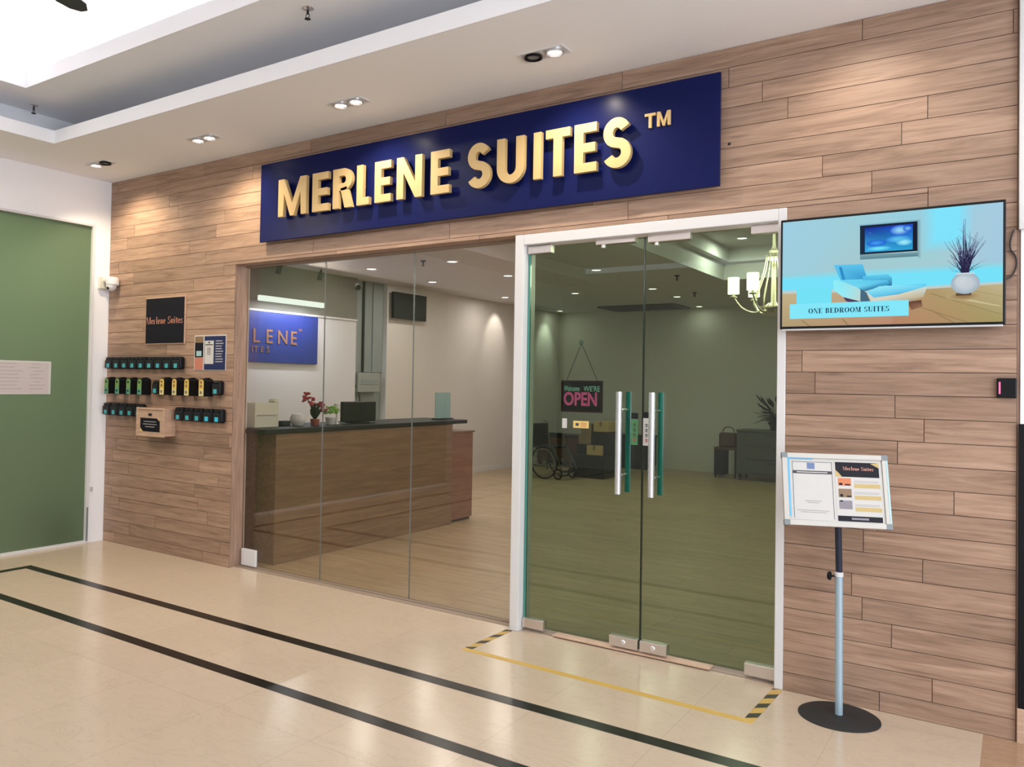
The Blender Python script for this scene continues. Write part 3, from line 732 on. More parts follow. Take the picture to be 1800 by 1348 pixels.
for k in range(3):
    a = math.radians(120+120*k); R_ = Matrix.Rotation(a, 4, 'Z')
    mb = MB(); pts = [(.10, -.03), (.30, -.07), (.50, -.085), (.575, -.05), (.60, 0), (.575, .05), (.50, .08), (.30, .07), (.10, .03)]
    mb.prism(pts, lambda p, q, d_: R_ @ Vector((p, q, d_+q*.15)), 0, .008); part(mb, 'blade', 'charcoal', t)

# ------------------------------------------------------------------ security camera in the left corner
t = thing('security_camera', 'small white security camera on a bracket in the left corner', 'camera', (.0, -.06, 2.35))
part(MB().box(0, .035, -.055, .055, -.055, .055, .005), 'mounting_box', 'cream_plastic', t)
part(MB().cyl((.035, 0, .02), (.10, 0, .02), .028), 'arm', 'frame_white', t, smooth=True)
b = part(MB().lathe([(0, .045), (.045, .045), (.056, .03), (.058, -.02), (.05, -.03), (0, -.03)], (.145, 0, 0)), 'housing', 'frame_white', t, smooth=True)
b2 = part(MB().ball((.145, -.01, -.035), .046, (1, 1, 1.0), 20), 'eyeball', 'frame_white', t, smooth=True)
part(MB().ball((.150, -.046, -.055), .016, (1, .6, 1), 14), 'lens', 'lens_black', b2, smooth=True)

# ------------------------------------------------------------------ plaque and poster on the cladding
t = thing('wall_plaque', 'square black plaque with pink gold serif lettering on the left cladding', 'sign', (.862, 0, 1.987))
part(MB().box(-.272, .272, -.012, 0, -.204, .204, .002), 'mount', 'box_wood', t)
part(MB().box(-.262, .262, -.018, -.012, -.194, .194, .001), 'panel', 'plaque_black', t)
mb = MB(); serif_line(mb, 'Merlene Suites', -.252, -.028, .062, lambda a, b, d_: (a, -.0185-d_, b), .50, .001, .17)
part(mb, 'lettering', 'rose_gold', t)
t = thing('wall_poster', 'navy poster with a white card panel on the cladding left of the entrance', 'poster', (1.457, 0, 1.71))
k = lambda a, b, d_: (a, -d_, b)
part(MB().box(-.200, .198, -.004, 0, -.146, .142), 'backing', 'paper', t)
part(MB().box(-.070, .192, -.006, -.004, -.142, .132), 'navy_sheet', 'navy_poster', t)
part(MB().box(-.190, -.086, -.006, -.004, -.04, .080), 'navy_sheet', 'plaque_black', t)
part(MB().box(-.190, -.086, -.006, -.004, .080, .132), 'brown_picture', 'tan_photo', t)
part(MB().box(-.190, -.086, -.006, -.004, -.142, -.042), 'portrait_picture', 'skin_photo', t)
part(MB().box(-.170, -.105, -.007, -.006, -.03, .012), 'pale_picture', 'clear_blue', t)
part(MB().box(-.064, .048, -.007, -.006, -.095, .095), 'white_card', 'paper', t)
mb = MB(); mb.box(-.055, .040, -.0078, -.007, .058, .066); mb.box(-.02, .005, -.0078, -.007, .074, .086); mb.m(1).box(-.032, .014, -.0078, -.007, -.02, .04)
part(mb, 'card_print', ['ink', 'ink_grey'], t)
mb = MB()
for i in range(9):
    z = .092-.021*i; w_ = random.uniform(.075, .10); mb.box(.072, .072+w_, -.0068, -.006, z-.004, z+.004)
part(mb, 'text_lines', 'paper_grey', t)

# ------------------------------------------------------------------ key lock boxes
def lock_box(x, z, label, group, hgt=.112, wid=.086, dep=.055, sticker='teal_sticker', name='key_lock_box'):
    t = thing(name, label, 'lock box', (x, 0, z), group=group)
    part(MB().box(-wid/2, wid/2, -dep, 0, -hgt/2, hgt/2, .018, 4), 'body', 'black_plastic', t)
    part(MB().box(-wid/2+.007, wid/2-.007, -dep-.006, -dep, -hgt/2+.008, hgt/2-.030, .003), 'dial_cover', 'charcoal', t)
    part(MB().box(-.020, .022, -dep-.0072, -dep-.006, -hgt/2+.012, -hgt/2+.048, .0005), 'number_label', sticker, t, 'teal number label')
    part(MB().box(-.018, .018, -dep-.003, -dep, hgt/2-.022, hgt/2-.012, .001), 'latch', 'charcoal', t)
    return t
def keypad_box(x, z, label, group, colour):
    t = thing('keypad_lock_box', label, 'lock box', (x, 0, z), group=group)
    prof = [(-.032, -.074), (.032, -.074), (.032, .045)] + arcpts(0, .045, .032, .026, 0, 180, 10) + [(-.032, -.074)][:0] + []
    mb = MB(); mb.prism(prof+[(-.032, .045)][:0], lambda a, b, d_: (a, -.092+d_, b), 0, .092); part(mb, 'body', 'black_plastic', t)
    face = [(-.027, -.071), (.027, -.071), (.027, .040)] + arcpts(0, .040, .027, .024, 0, 180, 10)
    mb = MB(); mb.prism(face, lambda a, b, d_: (a, -.0965+d_, b), 0, .0045)
    f = part(mb, 'faceplate', 'green_pad' if colour == 'green' else 'yellow_pad', t)
    low = [(-.025, -.069), (.025, -.069), (.025, -.020), (-.025, -.020)]
    mb = MB(); mb.prism(low, lambda a, b, d_: (a, -.0975+d_, b), 0, .001); part(mb, 'number_label', 'green_pad_low' if colour == 'green' else 'cream_pad', f)
    mb = MB()
    if colour == 'green':
        mb.lathe([(0, -.0985), (.011, -.0985), (.011, -.0965), (0, -.0965)], (0, 0, .035), 14, 'y')
        part(MB().box(-.013, .013, -.0984, -.0974, -.050, -.034), 'button', 'charcoal', f)
    else:
        for zz in (.040, .008): part(MB().lathe([(0, -.0985), (.012, -.0985), (.012, -.0965), (0, -.0965)], (0, 0, zz), 14, 'y'), 'button', 'tan_photo', f)
        mb.lathe([(0, -.0989), (.014, -.0989), (.014, -.0974), (0, -.0974)], (0, 0, -.043), 14, 'y')
    part(mb, 'button', ['charcoal'] if colour == 'green' else ['tan_photo'], f)
    part(MB().box(-.020, .020, -.055, -.02, .070, .077, .003), 'shackle_cover', 'black_plastic', t)
    return t
ordw = ['first', 'second', 'third', 'fourth', 'fifth', 'sixth', 'seventh', 'eighth', 'ninth']
for i in range(9):
    x = .105+.1225*i
    end = {0: 'leftmost black key lock box of the top row, against the white pillar', 8: 'rightmost black key lock box of the top row, below the black plaque'}
    lock_box(x, 1.622, end.get(i, 'black key lock box, %s from the left in the top row of nine' % ordw[i]), 'lock boxes in the top row', .108, .108)
gx_ = [.145, .310, .478, .640]
for i, x in enumerate(gx_):
    keypad_box(x, 1.418, 'green faced keypad lock box, %s from the left in the middle row' % ordw[i], 'green faced lock boxes in the middle row', 'green')
lock_box(.808, 1.412, 'black key lock box between the green faced and yellow faced boxes', None, .118, .092)
for i, x in enumerate([.955, 1.123, 1.285, 1.473]):
    keypad_box(x, 1.424, 'yellow faced keypad lock box, %s of the four from the left' % ordw[i], 'yellow faced lock boxes in the middle row', 'yellow')
lock_box(1.600, 1.422, 'black key lock box at the right end of the middle row', None, .118, .092, sticker='teal_sticker')
for i in range(5):
    lock_box(.085+.1215*i, 1.205, ('black key lock box partly hidden behind the wooden collection box' if i == 4 else 'black key lock box, %s from the left in the bottom row' % ordw[i]), 'left run of lock boxes in the bottom row', .112, .104)
for i in range(5):
    lock_box(1.130+.1235*i, 1.196, ('rightmost black key lock box of the bottom row with a bright blue label' if i == 4 else 'black key lock box, bottom row, %s to the right of the wooden box' % ordw[i]), 'right run of lock boxes in the bottom row', .112, .104, sticker='teal_sticker_bright' if i > 2 else 'teal_sticker')

t = thing('collection_box', 'light wooden collection box with a black card on the left cladding', 'box', (.845, 0, 1.118))
part(MB().box(-.185, .185, -.118, 0, -.115, .115, .004), 'body', 'box_wood', t)
mb = MB(); mb.box(-.193, .193, -.126, -.112, .105, .122, .002); mb.box(-.193, .193, -.126, -.112, -.122, -.105, .002); mb.box(-.193, -.176, -.126, -.112, -.105, .105, .002); mb.box(.176, .193, -.126, -.112, -.105, .105, .002)
part(mb, 'face_frame', 'box_wood', t)
part(MB().box(-.028, .018, -.1225, -.117, .052, .074, .002), 'slot', 'black_matte', t)
cd = part(MB().box(-.140, .130, -.1205, -.118, -.080, .034, .001), 'card', 'plaque_black', t, 'black printed card')
k2 = lambda a, b, d_: (a, -.121-d_, b)
mb = MB(); mb.prism([(.13, .034), (.13, .010), (.095, .034)], k2, 0, .0006); mb.prism([(-.14, -.08), (-.14, -.05), (-.10, -.08)], k2, 0, .0006)
part(mb, 'corner_flash', 'tan_strip', cd)
mb = MB()
for z, a, b in ((.004, -.09, .08), (-.018, -.10, .09), (-.040, -.07, .06)): mb.box(a, b, -.1214, -.1205, z-.003, z+.003)
part(mb, 'text_lines', 'ink_grey', cd)

# screw hole in the cladding right of the sign
tag(MB().lathe([(0, -.004), (.006, -.004), (.008, 0), (0, 0)], (5.613, 0, 2.775), 12, 'y').build('wall_plug', 'black_matte'), 'tiny black wall plug in the cladding right of the blue sign', 'plug')

# ------------------------------------------------------------------ television
TVX0, TVX1, TVZ0, TVZ1 = 5.892, 6.812, 1.789, 2.330
t = thing('wall_television', 'large television on the wall showing a pale blue living room advert', 'television', (6.352, 0, 1.79))
ox, oz = 6.352, 1.79
part(MB().box(TVX0-ox, TVX1-ox, -.080, -.048, TVZ0-oz, TVZ1-oz, .004).box(-.30, .30, -.048, -.020, .06, .42, .01), 'casing', 'black_plastic', t)
part(MB().box(-.18, .18, -.020, 0, .12, .36), 'wall_bracket', 'charcoal', t)
part(MB().box(TVX0-ox+.01, TVX1-ox-.01, -.082, -.055, -.008, 0, .001), 'bottom_trim', 'silver', t)
SX0, SX1, SZ0, SZ1 = 5.902-ox, 6.802-ox, 1.802-oz, 2.318-oz
pm = bpy.data.materials.new('screen_picture'); pm.use_nodes = True; MATS['screen_picture'] = pm
pb = pm.node_tree.nodes['Principled BSDF']; pb.inputs['Base Color'].default_value = (0, 0, 0, 1); pb.inputs['Specular IOR Level'].default_value = .08; pb.inputs['Emission Strength'].default_value = .88
pa = pm.node_tree.nodes.new('ShaderNodeAttribute'); pa.attribute_name = 'picture'; pm.node_tree.links.new(pa.outputs['Color'], pb.inputs['Emission Color'])
bmS = bmesh.new(); layS = bmS.loops.layers.float_color.new('picture'); lift = [0]
def V_(a, b): return bmS.verts.new((SX0+(SX1-SX0)*min(max(a, 0), 1), -.0803-lift[0], SZ0+(SZ1-SZ0)*min(max(b, 0), 1)))
def sp_(poly, cols, keep=False):
    if not keep: lift[0] += .00003
    if not isinstance(cols, list): cols = [cols]*len(poly)
    vs = [V_(*p) for p in poly]; f = bmS.faces.new(vs)
    for l, v in zip(f.loops, vs):
        l[layS] = hexc(*cols[vs.index(l.vert)])
def rc_(a, b, c, e, col): sp_([(a, b), (c, b), (c, e), (a, e)], col)
def ring_(cx, cz, rx, rz, c0, c1, n=28, r0=0.0):
    """radial blend from c0 at radius r0 to c1 at the rim"""
    lift[0] += .00003
    for i in range(n):
        a0, a1 = 2*PI*i/n, 2*PI*(i+1)/n
        if r0: sp_([(cx, cz), (cx+rx*r0*math.cos(a0), cz+rz*r0*math.sin(a0)), (cx+rx*r0*math.cos(a1), cz+rz*r0*math.sin(a1))], c0, True)
        p = [(cx+rx*r0*math.cos(a0), cz+rz*r0*math.sin(a0)), (cx+rx*math.cos(a0), cz+rz*math.sin(a0)), (cx+rx*math.cos(a1), cz+rz*math.sin(a1)), (cx+rx*r0*math.cos(a1), cz+rz*r0*math.sin(a1))]
        if r0: sp_(p, [c0, c1, c1, c0], True)
        else: sp_([(cx, cz), p[1], p[2]], [c0, c1, c1], True)
WT, WB, WR = (158, 208, 226), (170, 204, 204), (166, 204, 226)
sp_([(0, .30), (.35, .30), (.35, 1), (0, 1)], [(160, 206, 222), (168, 200, 202), (160, 206, 218), WT])
sp_([(.35, .30), (.70, .30), (.70, 1), (.35, 1)], [(168, 200, 202), (168, 204, 206), (150, 208, 224), (160, 206, 218)])
sp_([(.70, .30), (1, .30), (1, 1), (.70, 1)], [(168, 204, 206), (160, 200, 224), WR, (150, 208, 224)])
lift[0] += .0001
sp_([(.66, .62), (.72, .70), (.72, 1), (.66, 1)], [(158, 206, 218), (128, 226, 250), (128, 226, 250), (152, 208, 222)])
sp_([(.82, .70), (.88, .62), (.88, 1), (.82, 1)], [(128, 226, 250), (164, 206, 222), (162, 206, 226), (128, 226, 250)])
sp_([(.66, .62), (.88, .62), (.82, .72), (.72, .72)], [(158, 206, 216), (162, 206, 220), (128, 226, 250), (128, 226, 250)])
rc_(.72, .72, .82, 1, (128, 228, 252))
for (x0, x1, y0, y1) in ((0, .532, .50, .505), (.532, 1, .505, .50)):
    sp_([(x0, .44), (x1, .44), (x1, y1), (x0, y0)], [(118, 226, 250), (118, 226, 250), (158, 206, 216), (158, 206, 216)])
sp_([(0, .45), (.532, .45), (1, .45), (1, .335), (.685, .325), (.532, .319), (0, .346)], (118, 226, 250))
sp_([(0, .346), (.532, .319), (.685, .325), (1, .335), (1, .314), (.685, .3), (.532, .294), (0, .312)], (190, 206, 206))
sp_([(0, .316), (.532, .294), (.532, 0), (0, 0)], [(196, 178, 138), (188, 160, 130), (186, 140, 112), (176, 156, 116)])
sp_([(.532, .294), (.685, .3), (1, .314), (1, 0), (.532, 0)], [(188, 164, 130), (178, 152, 108), (192, 178, 138), (166, 152, 100), (184, 132, 104)])
for a, b, c, e, w_ in ((.70, .26, 1, .06, .006), (.62, .17, .86, 0, .006), (.82, .30, 1, .21, .004), (.10, .06, .14, 0, .004), (.30, .06, .33, 0, .004), (.70, .12, .80, 0, .005), (.84, .20, 1, .13, .02)):
    sp_([(a-w_, b), (a+w_, b), (c+w_, e), (c-w_, e)], (150, 128, 88) if w_ < .01 else (204, 190, 146))
sp_([(.37, .92), (.655, .92), (.643, .904), (.382, .904)], [(156, 206, 220), (152, 206, 220), (120, 165, 180), (120, 165, 180)])
sp_([(.643, .904), (.66, .92), (.66, .57), (.644, .59)], [(110, 155, 168), (152, 206, 220), (160, 200, 206), (110, 150, 160)])
sp_([(.382, .904), (.643, .902), (.644, .639), (.383, .640)], [(18, 36, 62), (10, 22, 44), (14, 22, 36), (22, 40, 62)])
sp_([(.405, .88), (.623, .883), (.623, .655), (.406, .659)], [(14, 34, 150), (24, 70, 200), (40, 160, 210), (60, 170, 230)])
ring_(.565, .835, .045, .045, (150, 215, 245), (26, 92, 215), r0=.15); ring_(.60, .845, .02, .025, (120, 200, 240), (26, 84, 210))
ring_(.56, .755, .06, .035, (90, 190, 235), (34, 122, 215), r0=.3); ring_(.585, .725, .036, .03, (150, 230, 245), (60, 170, 225), r0=.3); ring_(.46, .735, .045, .03, (60, 150, 235), (26, 96, 210), r0=.2); ring_(.47, .685, .06, .022, (110, 225, 245), (50, 160, 225), r0=.3); ring_(.43, .83, .008, .01, (90, 130, 230), (16, 44, 165))
sp_([(.383, .64), (.644, .629), (.644, .592), (.384, .595)], [(128, 165, 176), (120, 160, 172), (84, 128, 140), (92, 132, 142)])
sp_([(.257, .416), (.292, .425), (.371, .406), (.387, .368), (.385, .212), (.305, .26), (.258, .33)], [(150, 238, 250), (140, 232, 246), (160, 230, 238), (175, 222, 224), (190, 214, 205), (150, 236, 246), (140, 238, 250)])
sp_([(.257, .562), (.396, .553), (.418, .414), (.292, .416)], [(96, 200, 240), (90, 198, 240), (50, 150, 205), (80, 185, 232)])
sp_([(.283, .54), (.296, .54), (.315, .42), (.300, .42)], (44, 140, 200))
sp_([(.397, .443), (.513, .448), (.532, .414), (.531, .343), (.513, .345), (.397, .391)], [(90, 195, 238), (100, 205, 240), (80, 185, 228), (30, 110, 160), (60, 160, 205), (70, 175, 220)])
sp_([(.285, .416), (.513, .396), (.519, .357), (.397, .30), (.372, .343)], [(110, 215, 242), (90, 195, 235), (50, 145, 195), (40, 110, 150), (110, 212, 240)])
sp_([(.387, .33), (.415, .29), (.432, .21), (.387, .21)], (70, 105, 125))
sp_([(.305, .26), (.385, .215), (.345, .205), (.318, .222)], (80, 60, 90))
sp_([(.414, .3), (.449, .244), (.563, .265), (.688, .325), (.671, .233), (.613, .191), (.437, .211)], [(190, 225, 230), (214, 210, 190), (222, 212, 186), (200, 222, 220), (190, 176, 146), (150, 130, 110), (212, 214, 204)])
sp_([(.414, .3), (.475, .344), (.679, .347), (.688, .325), (.563, .265), (.449, .244)], [(130, 225, 246), (150, 235, 250), (90, 200, 240), (110, 210, 240), (60, 165, 215), (90, 190, 230)])
sp_([(.60, .192), (.662, .206), (.668, .149), (.619, .12)], [(96, 56, 46), (80, 50, 44), (150, 110, 84), (140, 96, 76)])
ring_(.841, .225, .075, .035, (150, 120, 80), (184, 164, 122), r0=.2)
rc_(.809, .23, .873, .252, (92, 74, 52))
ring_(.848, .335, .060, .092, (198, 206, 212), (160, 178, 192), r0=.45); ring_(.835, .35, .030, .05, (205, 214, 218), (197, 206, 212))
rc_(.81, .412, .885, .424, (205, 216, 222))
rt = random.Random(5); lift[0] += .0001
for i in range(46):
    x0 = .848+rt.uniform(-.014, .014); lean = rt.uniform(-.085, .085); top = rt.uniform(.58, .93)-abs(lean)*2.2; n = 5; pts_ = []
    for k_ in range(n+1):
        q = k_/n; pts_.append((x0+lean*q**1.3+rt.uniform(-.004, .004)*(k_ > 0), .425+(top-.425)*q))
    for k_ in range(n):
        w0 = .0030*(1-k_/n)+.0006; w1 = .0030*(1-(k_+1)/n)+.0006; (a, b), (c, e) = pts_[k_], pts_[k_+1]
        lift[0] += .000002; cc = (34, 30, 66) if k_ < 3 else (96, 104, 140)
        sp_([(a-w0, b), (a+w0, b), (c+w1, e), (c-w1, e)], cc, True)
        if k_ > 0 and rt.random() < .5:
            dx = rt.choice((-1, 1))*rt.uniform(.012, .028); sp_([(a-.0008, b), (a+.0008, b), (a+dx+.0004, b+.05), (a+dx-.0004, b+.05)], (84, 84, 122), True)
lift[0] += .0001
rc_(.074, .21, .248, .35, (116, 226, 246))
rc_(.04, .072, .607, .212, (132, 232, 250))
lift[0] += .0001
SW, SH = SX1-SX0, SZ1-SZ0
mbt = MB(); serif_line(mbt, 'ONE BEDROOM SUITES', SX0+.135*SW, SZ0+.118*SH, .047*SH, lambda a, b, d_: (a, -.0805-lift[0]-d_, b), .385*SW, .00005, .26)
for f in mbt.bm.faces:
    vs = [bmS.verts.new(v.co) for v in f.verts]; nf = bmS.faces.new(vs)
    for l in nf.loops: l[layS] = hexc(24, 56, 80)
mbt.bm.free()
me = bpy.data.meshes.new('screen'); bmS.to_mesh(me); bmS.free(); me.materials.append(pm)
o = bpy.data.objects.new('screen', me); C.objects.link(o); o.parent = t
o['label'] = 'lit screen with a living room picture and ONE BEDROOM SUITES banner'
# cable from the television up to the white panel
def bez(pts, n=8):
    P = [Vector(p) for p in pts]; out = []
    for i in range(len(P)-1):
        p0 = P[max(i-1, 0)]; p1 = P[i]; p2 = P[i+1]; p3 = P[min(i+2, len(P)-1)]
        for k_ in range(n):
            s = k_/n; out.append(.5*((2*p1)+(-p0+p2)*s+(2*p0-5*p1+4*p2-p3)*s*s+(-p0+3*p1-3*p2+p3)*s**3))
    return out+[P[-1]]
tag(MB().tube(bez([(6.840, -.010, 2.205), (6.828, -.012, 2.16), (6.829, -.012, 2.12), (6.846, -.01, 2.09), (6.850, -.008, 2.05), (6.836, -.012, 2.01), (6.815, -.03, 1.99), (6.79, -.04, 1.985)]), .0035, 8).build('power_cable', 'cable_black', smooth=True), 'thin dark cable looping from the television to the white panel', 'cable')
t = thing('card_reader', 'small black card reader with a glowing red bar at the right edge of the cladding', 'card reader', (6.816, 0, 1.517))
part(MB().box(-.036, .036, -.022, 0, -.043, .043, .004), 'body', 'black_plastic', t)
part(MB().box(-.028, -.022, -.024, -.022, -.026, .026, .0005), 'light_bar', 'red_led', t, 'glowing red light bar')

# ------------------------------------------------------------------ sign stand
t = thing('sign_stand', 'poster sign stand with round black base to the right of the glass doors', 'sign stand', (6.190, -.190, 0))
part(MB().lathe([(0, 0), (.172, 0), (.172, .004), (.165, .008), (.03, .012), (0, .012)], n=64), 'base', 'black_matte', t, smooth=True)
part(MB().cyl((0, 0, .010), (-.004, 0, .645), .0165, n=28), 'lower_pole', 'pale_blue_metal', t, smooth=True)
part(MB().cyl((-.004, 0, .640), (-.004, 0, .660), .0185, n=28), 'collar', 'frame_white', t, smooth=True)
part(MB().cyl((-.004, 0, .660), (-.008, -.020, .950), .0145, n=24), 'upper_pole', 'dark_blue_metal', t, smooth=True)
kn = part(MB().cyl((-.016, -.004, .640), (-.036, -.006, .638), .005), 'clamp_screw', 'charcoal', t, smooth=True)
part(MB().lathe([(0, -.052), (.014, -.052), (.020, -.046), (.020, -.038), (.010, -.034), (0, -.034)], (0, -.006, .638), 12, 'x'), 'clamp_knob', 'black_plastic', kn, smooth=True)
# board frame of reference
yw, ti, ro = .397, .270, -.004
bc = Vector((6.188-6.190, -.311+.190, 1.046))
br = Vector((math.cos(yw), math.sin(yw), 0)); bn = Vector((math.sin(yw), -math.cos(yw), 0)); bu = Vector((0, 0, 1))*math.cos(ti) - bn*math.sin(ti)
bn2 = br.cross(bu)            # outward normal
if bn2.dot(bn) < 0: bn2 = -bn2
def fb(a, b, d_): return bc + br*a + bu*b + bn2*d_
def rbox(mb, a0, a1, b0, b1, d0, d1): return mb.prism([(a0, b0), (a1, b0), (a1, b1), (a0, b1)], fb, d0, d1)
board = part(rbox(MB(), -.215, .215, -.158, .158, -.012, .002), 'board', 'frame_cream', t)
for nm, a0, a1, b0, b1, m_ in (('frame_bar', -.200, .200, .141, .1625, 'frame_cream'), ('frame_bar', -.200, .200, -.1625, -.141, 'frame_cream'), ('frame_bar', -.220, -.198, -.146, .146, 'frame_cream'), ('frame_bar', .198, .220, -.146, .146, 'frame_cream')):
    part(rbox(MB(), a0, a1, b0, b1, -.014, .010), nm, m_, board)
for sa in (-1, 1):
    for sb in (-1, 1):
        a0, a1 = sorted((sa*.197, sa*.222)); b0, b1 = sorted((sb*.140, sb*.164))
        part(rbox(MB(), a0, a1, b0, b1, -.015, .011), 'corner_cap', 'corner_grey', board)
part(rbox(rbox(MB(), -.198, -.191, -.125, .141, .010, .0112), -.191, -.090, .136, .141, .0025, .006), 'film_edge', 'blue_film', board, 'blue protective film')
part(rbox(MB(), .213, .2205, -.14, .14, .010, .0112), 'film_edge', 'clear_blue', board, 'pale blue protective film')
part(rbox(MB(), -.190, -.004, -.137, .132, .0022, .0030), 'left_sheet', 'paper', board)
mb = MB()
rbox(mb, -.176, -.010, .070, .084, .0031, .0036); 
for a0, a1, b0, b1 in ((-.178, -.176, -.13, .125), (-.012, -.010, -.13, .125), (-.178, -.010, .123, .125)): rbox(mb, a0, a1, b0, b1, .0031, .0034)
mb.m(1); rbox(mb, -.115, -.083, .092, .120, .0031, .0038)
mb.m(2)
for b, a0, a1 in ((-.052, -.130, -.060), (-.060, -.120, -.070), (-.095, -.165, -.030), (-.103, -.150, -.040)): rbox(mb, a0, a1, b-.0015, b+.0015, .0031, .0035)
mb.m(3); rbox(mb, -.160, -.030, .075, .079, .0036, .0039)
part(mb, 'left_print', ['ink', 'icon_blue', 'ink_grey', 'paper'], board)
part(rbox(MB(), .000, .196, -.137, .132, .0022, .0030), 'right_sheet', 'paper', board)
mb = MB()
rbox(mb, .004, .184, .062, .128, .0031, .0036); rbox(mb, .004, .186, -.136, -.112, .0031, .0036)
mb.m(1)
for b in (.020, -.032, -.084): rbox(mb, .078, .186, b-.006, b+.012, .0031, .0036)
mb.prism([(.150, .124), (.184, .128), (.184, .105), (.172, .112)], fb, .0037, .0040); mb.prism([(.004, .062), (.030, .062), (.018, .078), (.004, .092)], fb, .0037, .0040)
mb.m(2); rbox(mb, .012, .066, .022, .056, .0031, .0036)
mb.m(3); rbox(mb, .012, .066, -.030, .008, .0031, .0036)
mb.m(4); rbox(mb, .012, .066, -.082, -.044, .0031, .0036); rbox(mb, .060, .130, -.128, -.119, .0037, .0040)
mb.m(5)
for b in (.044, .038, -.006, -.012, -.060, -.066): rbox(mb, .078, .178, b-.001, b+.001, .0031, .0035)
mb.m(0)
for a, b, w_, h_ in ((.016, .024, .014, .010), (.040, .024, .022, .006), (.018, -.028, .012, .012), (.045, -.028, .018, .006), (.016, -.050, .012, .006)): rbox(mb, a, a+w_, b, b+h_, .0037, .0040)
part(mb, 'right_print', ['plaque_black', 'tan_muted', 'orange_photo', 'tan_photo', 'grey_photo', 'ink_grey'], board)
mb = MB(); serif_line(mb, 'Merlene Suites', .036, .092, .016, lambda a, b, d_: fb(a, b, .0041+d_), .125, .0002, .17); part(mb, 'right_heading', 'rose_gold', board)
part(MB().cyl(fb(0, 0, -.012), fb(0, -.02, -.05), .02), 'board_mount', 'charcoal', t)
part(MB().tube([fb(0, -.02, -.048), (-.008, -.030, .975), (-.008, -.020, .945)], .0145, 16), 'mount_neck', 'dark_blue_metal', t, smooth=True)

# ------------------------------------------------------------------ things stuck to the glass
t = thing('open_sign', 'black hanging sign with pink neon style OPEN lettering inside the left door', 'sign', (4.748, DY+.008, 1.43), (0, 0, 0))
part(MB().box(-.134, .134, .004, .012, -.094, .094, .002), 'board', 'charcoal', t); mb = MB(); mb.box(-.130, .130, .0035, .004, .088, .091); mb.box(-.130, .130, .0035, .004, -.091, -.088); mb.box(-.130, -.127, .0035, .004, -.088, .088); mb.box(.127, .130, .0035, .004, -.088, .088); part(mb, 'border_line', 'petal', t)
ks = lambda a, b, d_: (a, .004-d_, b)
mb = MB(); add_text(mb, 'Welcome', .048, lambda a, b, d_: (a-.116, .0035-d_*.2, b+.030), offset=0, xs=.54, shear=.15); add_text(mb, "WE'RE", .046, lambda a, b, d_: (a+.014, .0035-d_*.2, b+.030), offset=0, xs=.80)
part(mb, 'small_lettering', 'neon_green', t)
mb = MB(); add_text(mb, 'OPEN', .108, lambda a, b, d_: (a-.117, .0035-d_*.2, b-.052), offset=.0036, xs=.78); part(mb, 'large_lettering', 'neon_pink', t)
mb = MB(); mb.tube([(-.10, .008, .092), (-.006, .006, .31)], .0018, 6).tube([(.10, .008, .092), (-.004, .006, .31)], .0018, 6); part(mb, 'hanging_cord', 'black_matte', t)
part(MB().lathe([(.0, 0), (.016, 0), (.012, .006), (.005, .010), (0, .010)], (-.005, .0, .318), 16, 'y'), 'suction_hook', 'acrylic', t, smooth=True)
tag(MB().box(4.634, 4.665, DY-.0075, DY-.006, 1.240, 1.297).build('paper_note', 'paper'), 'small blank white upright note on the left glass door below the OPEN sign', 'note')
t = thing('door_label', 'small yellow wooden-look label on the left glass door below the OPEN sign', 'label', (4.757, DY-.006, 1.265))
part(MB().box(-.050, .050, -.003, 0, -.021, .021, .001), 'plate', 'tan_strip', t)
mb = MB(); mb.box(-.034, -.014, -.0038, -.003, -.008, .008)
for z in (.009, .001, -.009): mb.m(1).box(.0, .036, -.0038, -.003, z-.002, z+.002)
part(mb, 'print', ['ink', 'orange_photo'], t)
# paper notice on the frosted glass
t = thing('paper_notice', 'white printed sheets taped to the frosted green glass', 'notice', (-.019, -.74, 1.475))
part(MB().box(0, .0015, -.30, .222, -.139, .144), 'sheet', 'paper', t)
part(MB().box(.0015, .0022, -.30, .200, -.130, .132), 'printed_area', 'paper_pink', t)
mb = MB()
for yy0, yy1 in ((-.28, -.02), (.02, .19)):
    for i in range(8):
        z = .118-.030*i; a = random.uniform(0, .05); mb.box(.0022, .0027, yy0+a, yy1-random.uniform(0, .08), z-.004, z+.004)
part(mb, 'text_lines', 'paper_grey', t)
# small silver lock on the white left frame
tag(MB().box(.0, .012, -.145, -.118, .46, .50, .003).build('door_lock', 'silver'), 'small silver lock on the white frame of the green glass', 'lock')
tag(MB().box(.012, .018, -.176, -.160, .02, .32, .001).build('hinge_strip', 'corner_grey'), 'grey strip at the foot of the white frame of the green glass', 'strip')

# ------------------------------------------------------------------ interior: reception desk and what stands on it
t = thing('reception_desk', 'long dark wooden reception desk with a black top behind the left panes', 'desk', (1.7, 1.5, 0))
part(MB().box(.17, .25, -1.22, 1.28, 0, 1.055, .002), 'front_panel', 'desk_wood', t)
part(MB().box(-.28, .17, -1.22, -1.17, 0, 1.055), 'end_panel', 'desk_wood', t); part(MB().box(-.28, .17, 1.23, 1.28, 0, 1.055), 'end_panel', 'desk_wood', t)
part(MB().box(-.32, .27, -1.36, 1.53, 1.058, 1.098, .006), 'worktop', 'charcoal', t, 'black stone worktop')
part(MB().box(-.28, .17, -1.17, 1.23, .70, .73), 'inner_shelf', 'desk_wood', t)
t = thing('side_cabinet', 'reddish brown wooden cabinet at the far end of the reception desk', 'cabinet', (1.7, 3.0, 0))
part(MB().box(-.2, .22, -.20, .22, .03, .955, .003), 'body', 'cabinet_red_wood', t); part(MB().box(-.22, .235, -.20, .235, .955, .975, .002), 'top', 'desk_wood', t)
part(MB().box(-.18, .20, -.18, .20, 0, .03), 'plinth', 'black_matte', t)
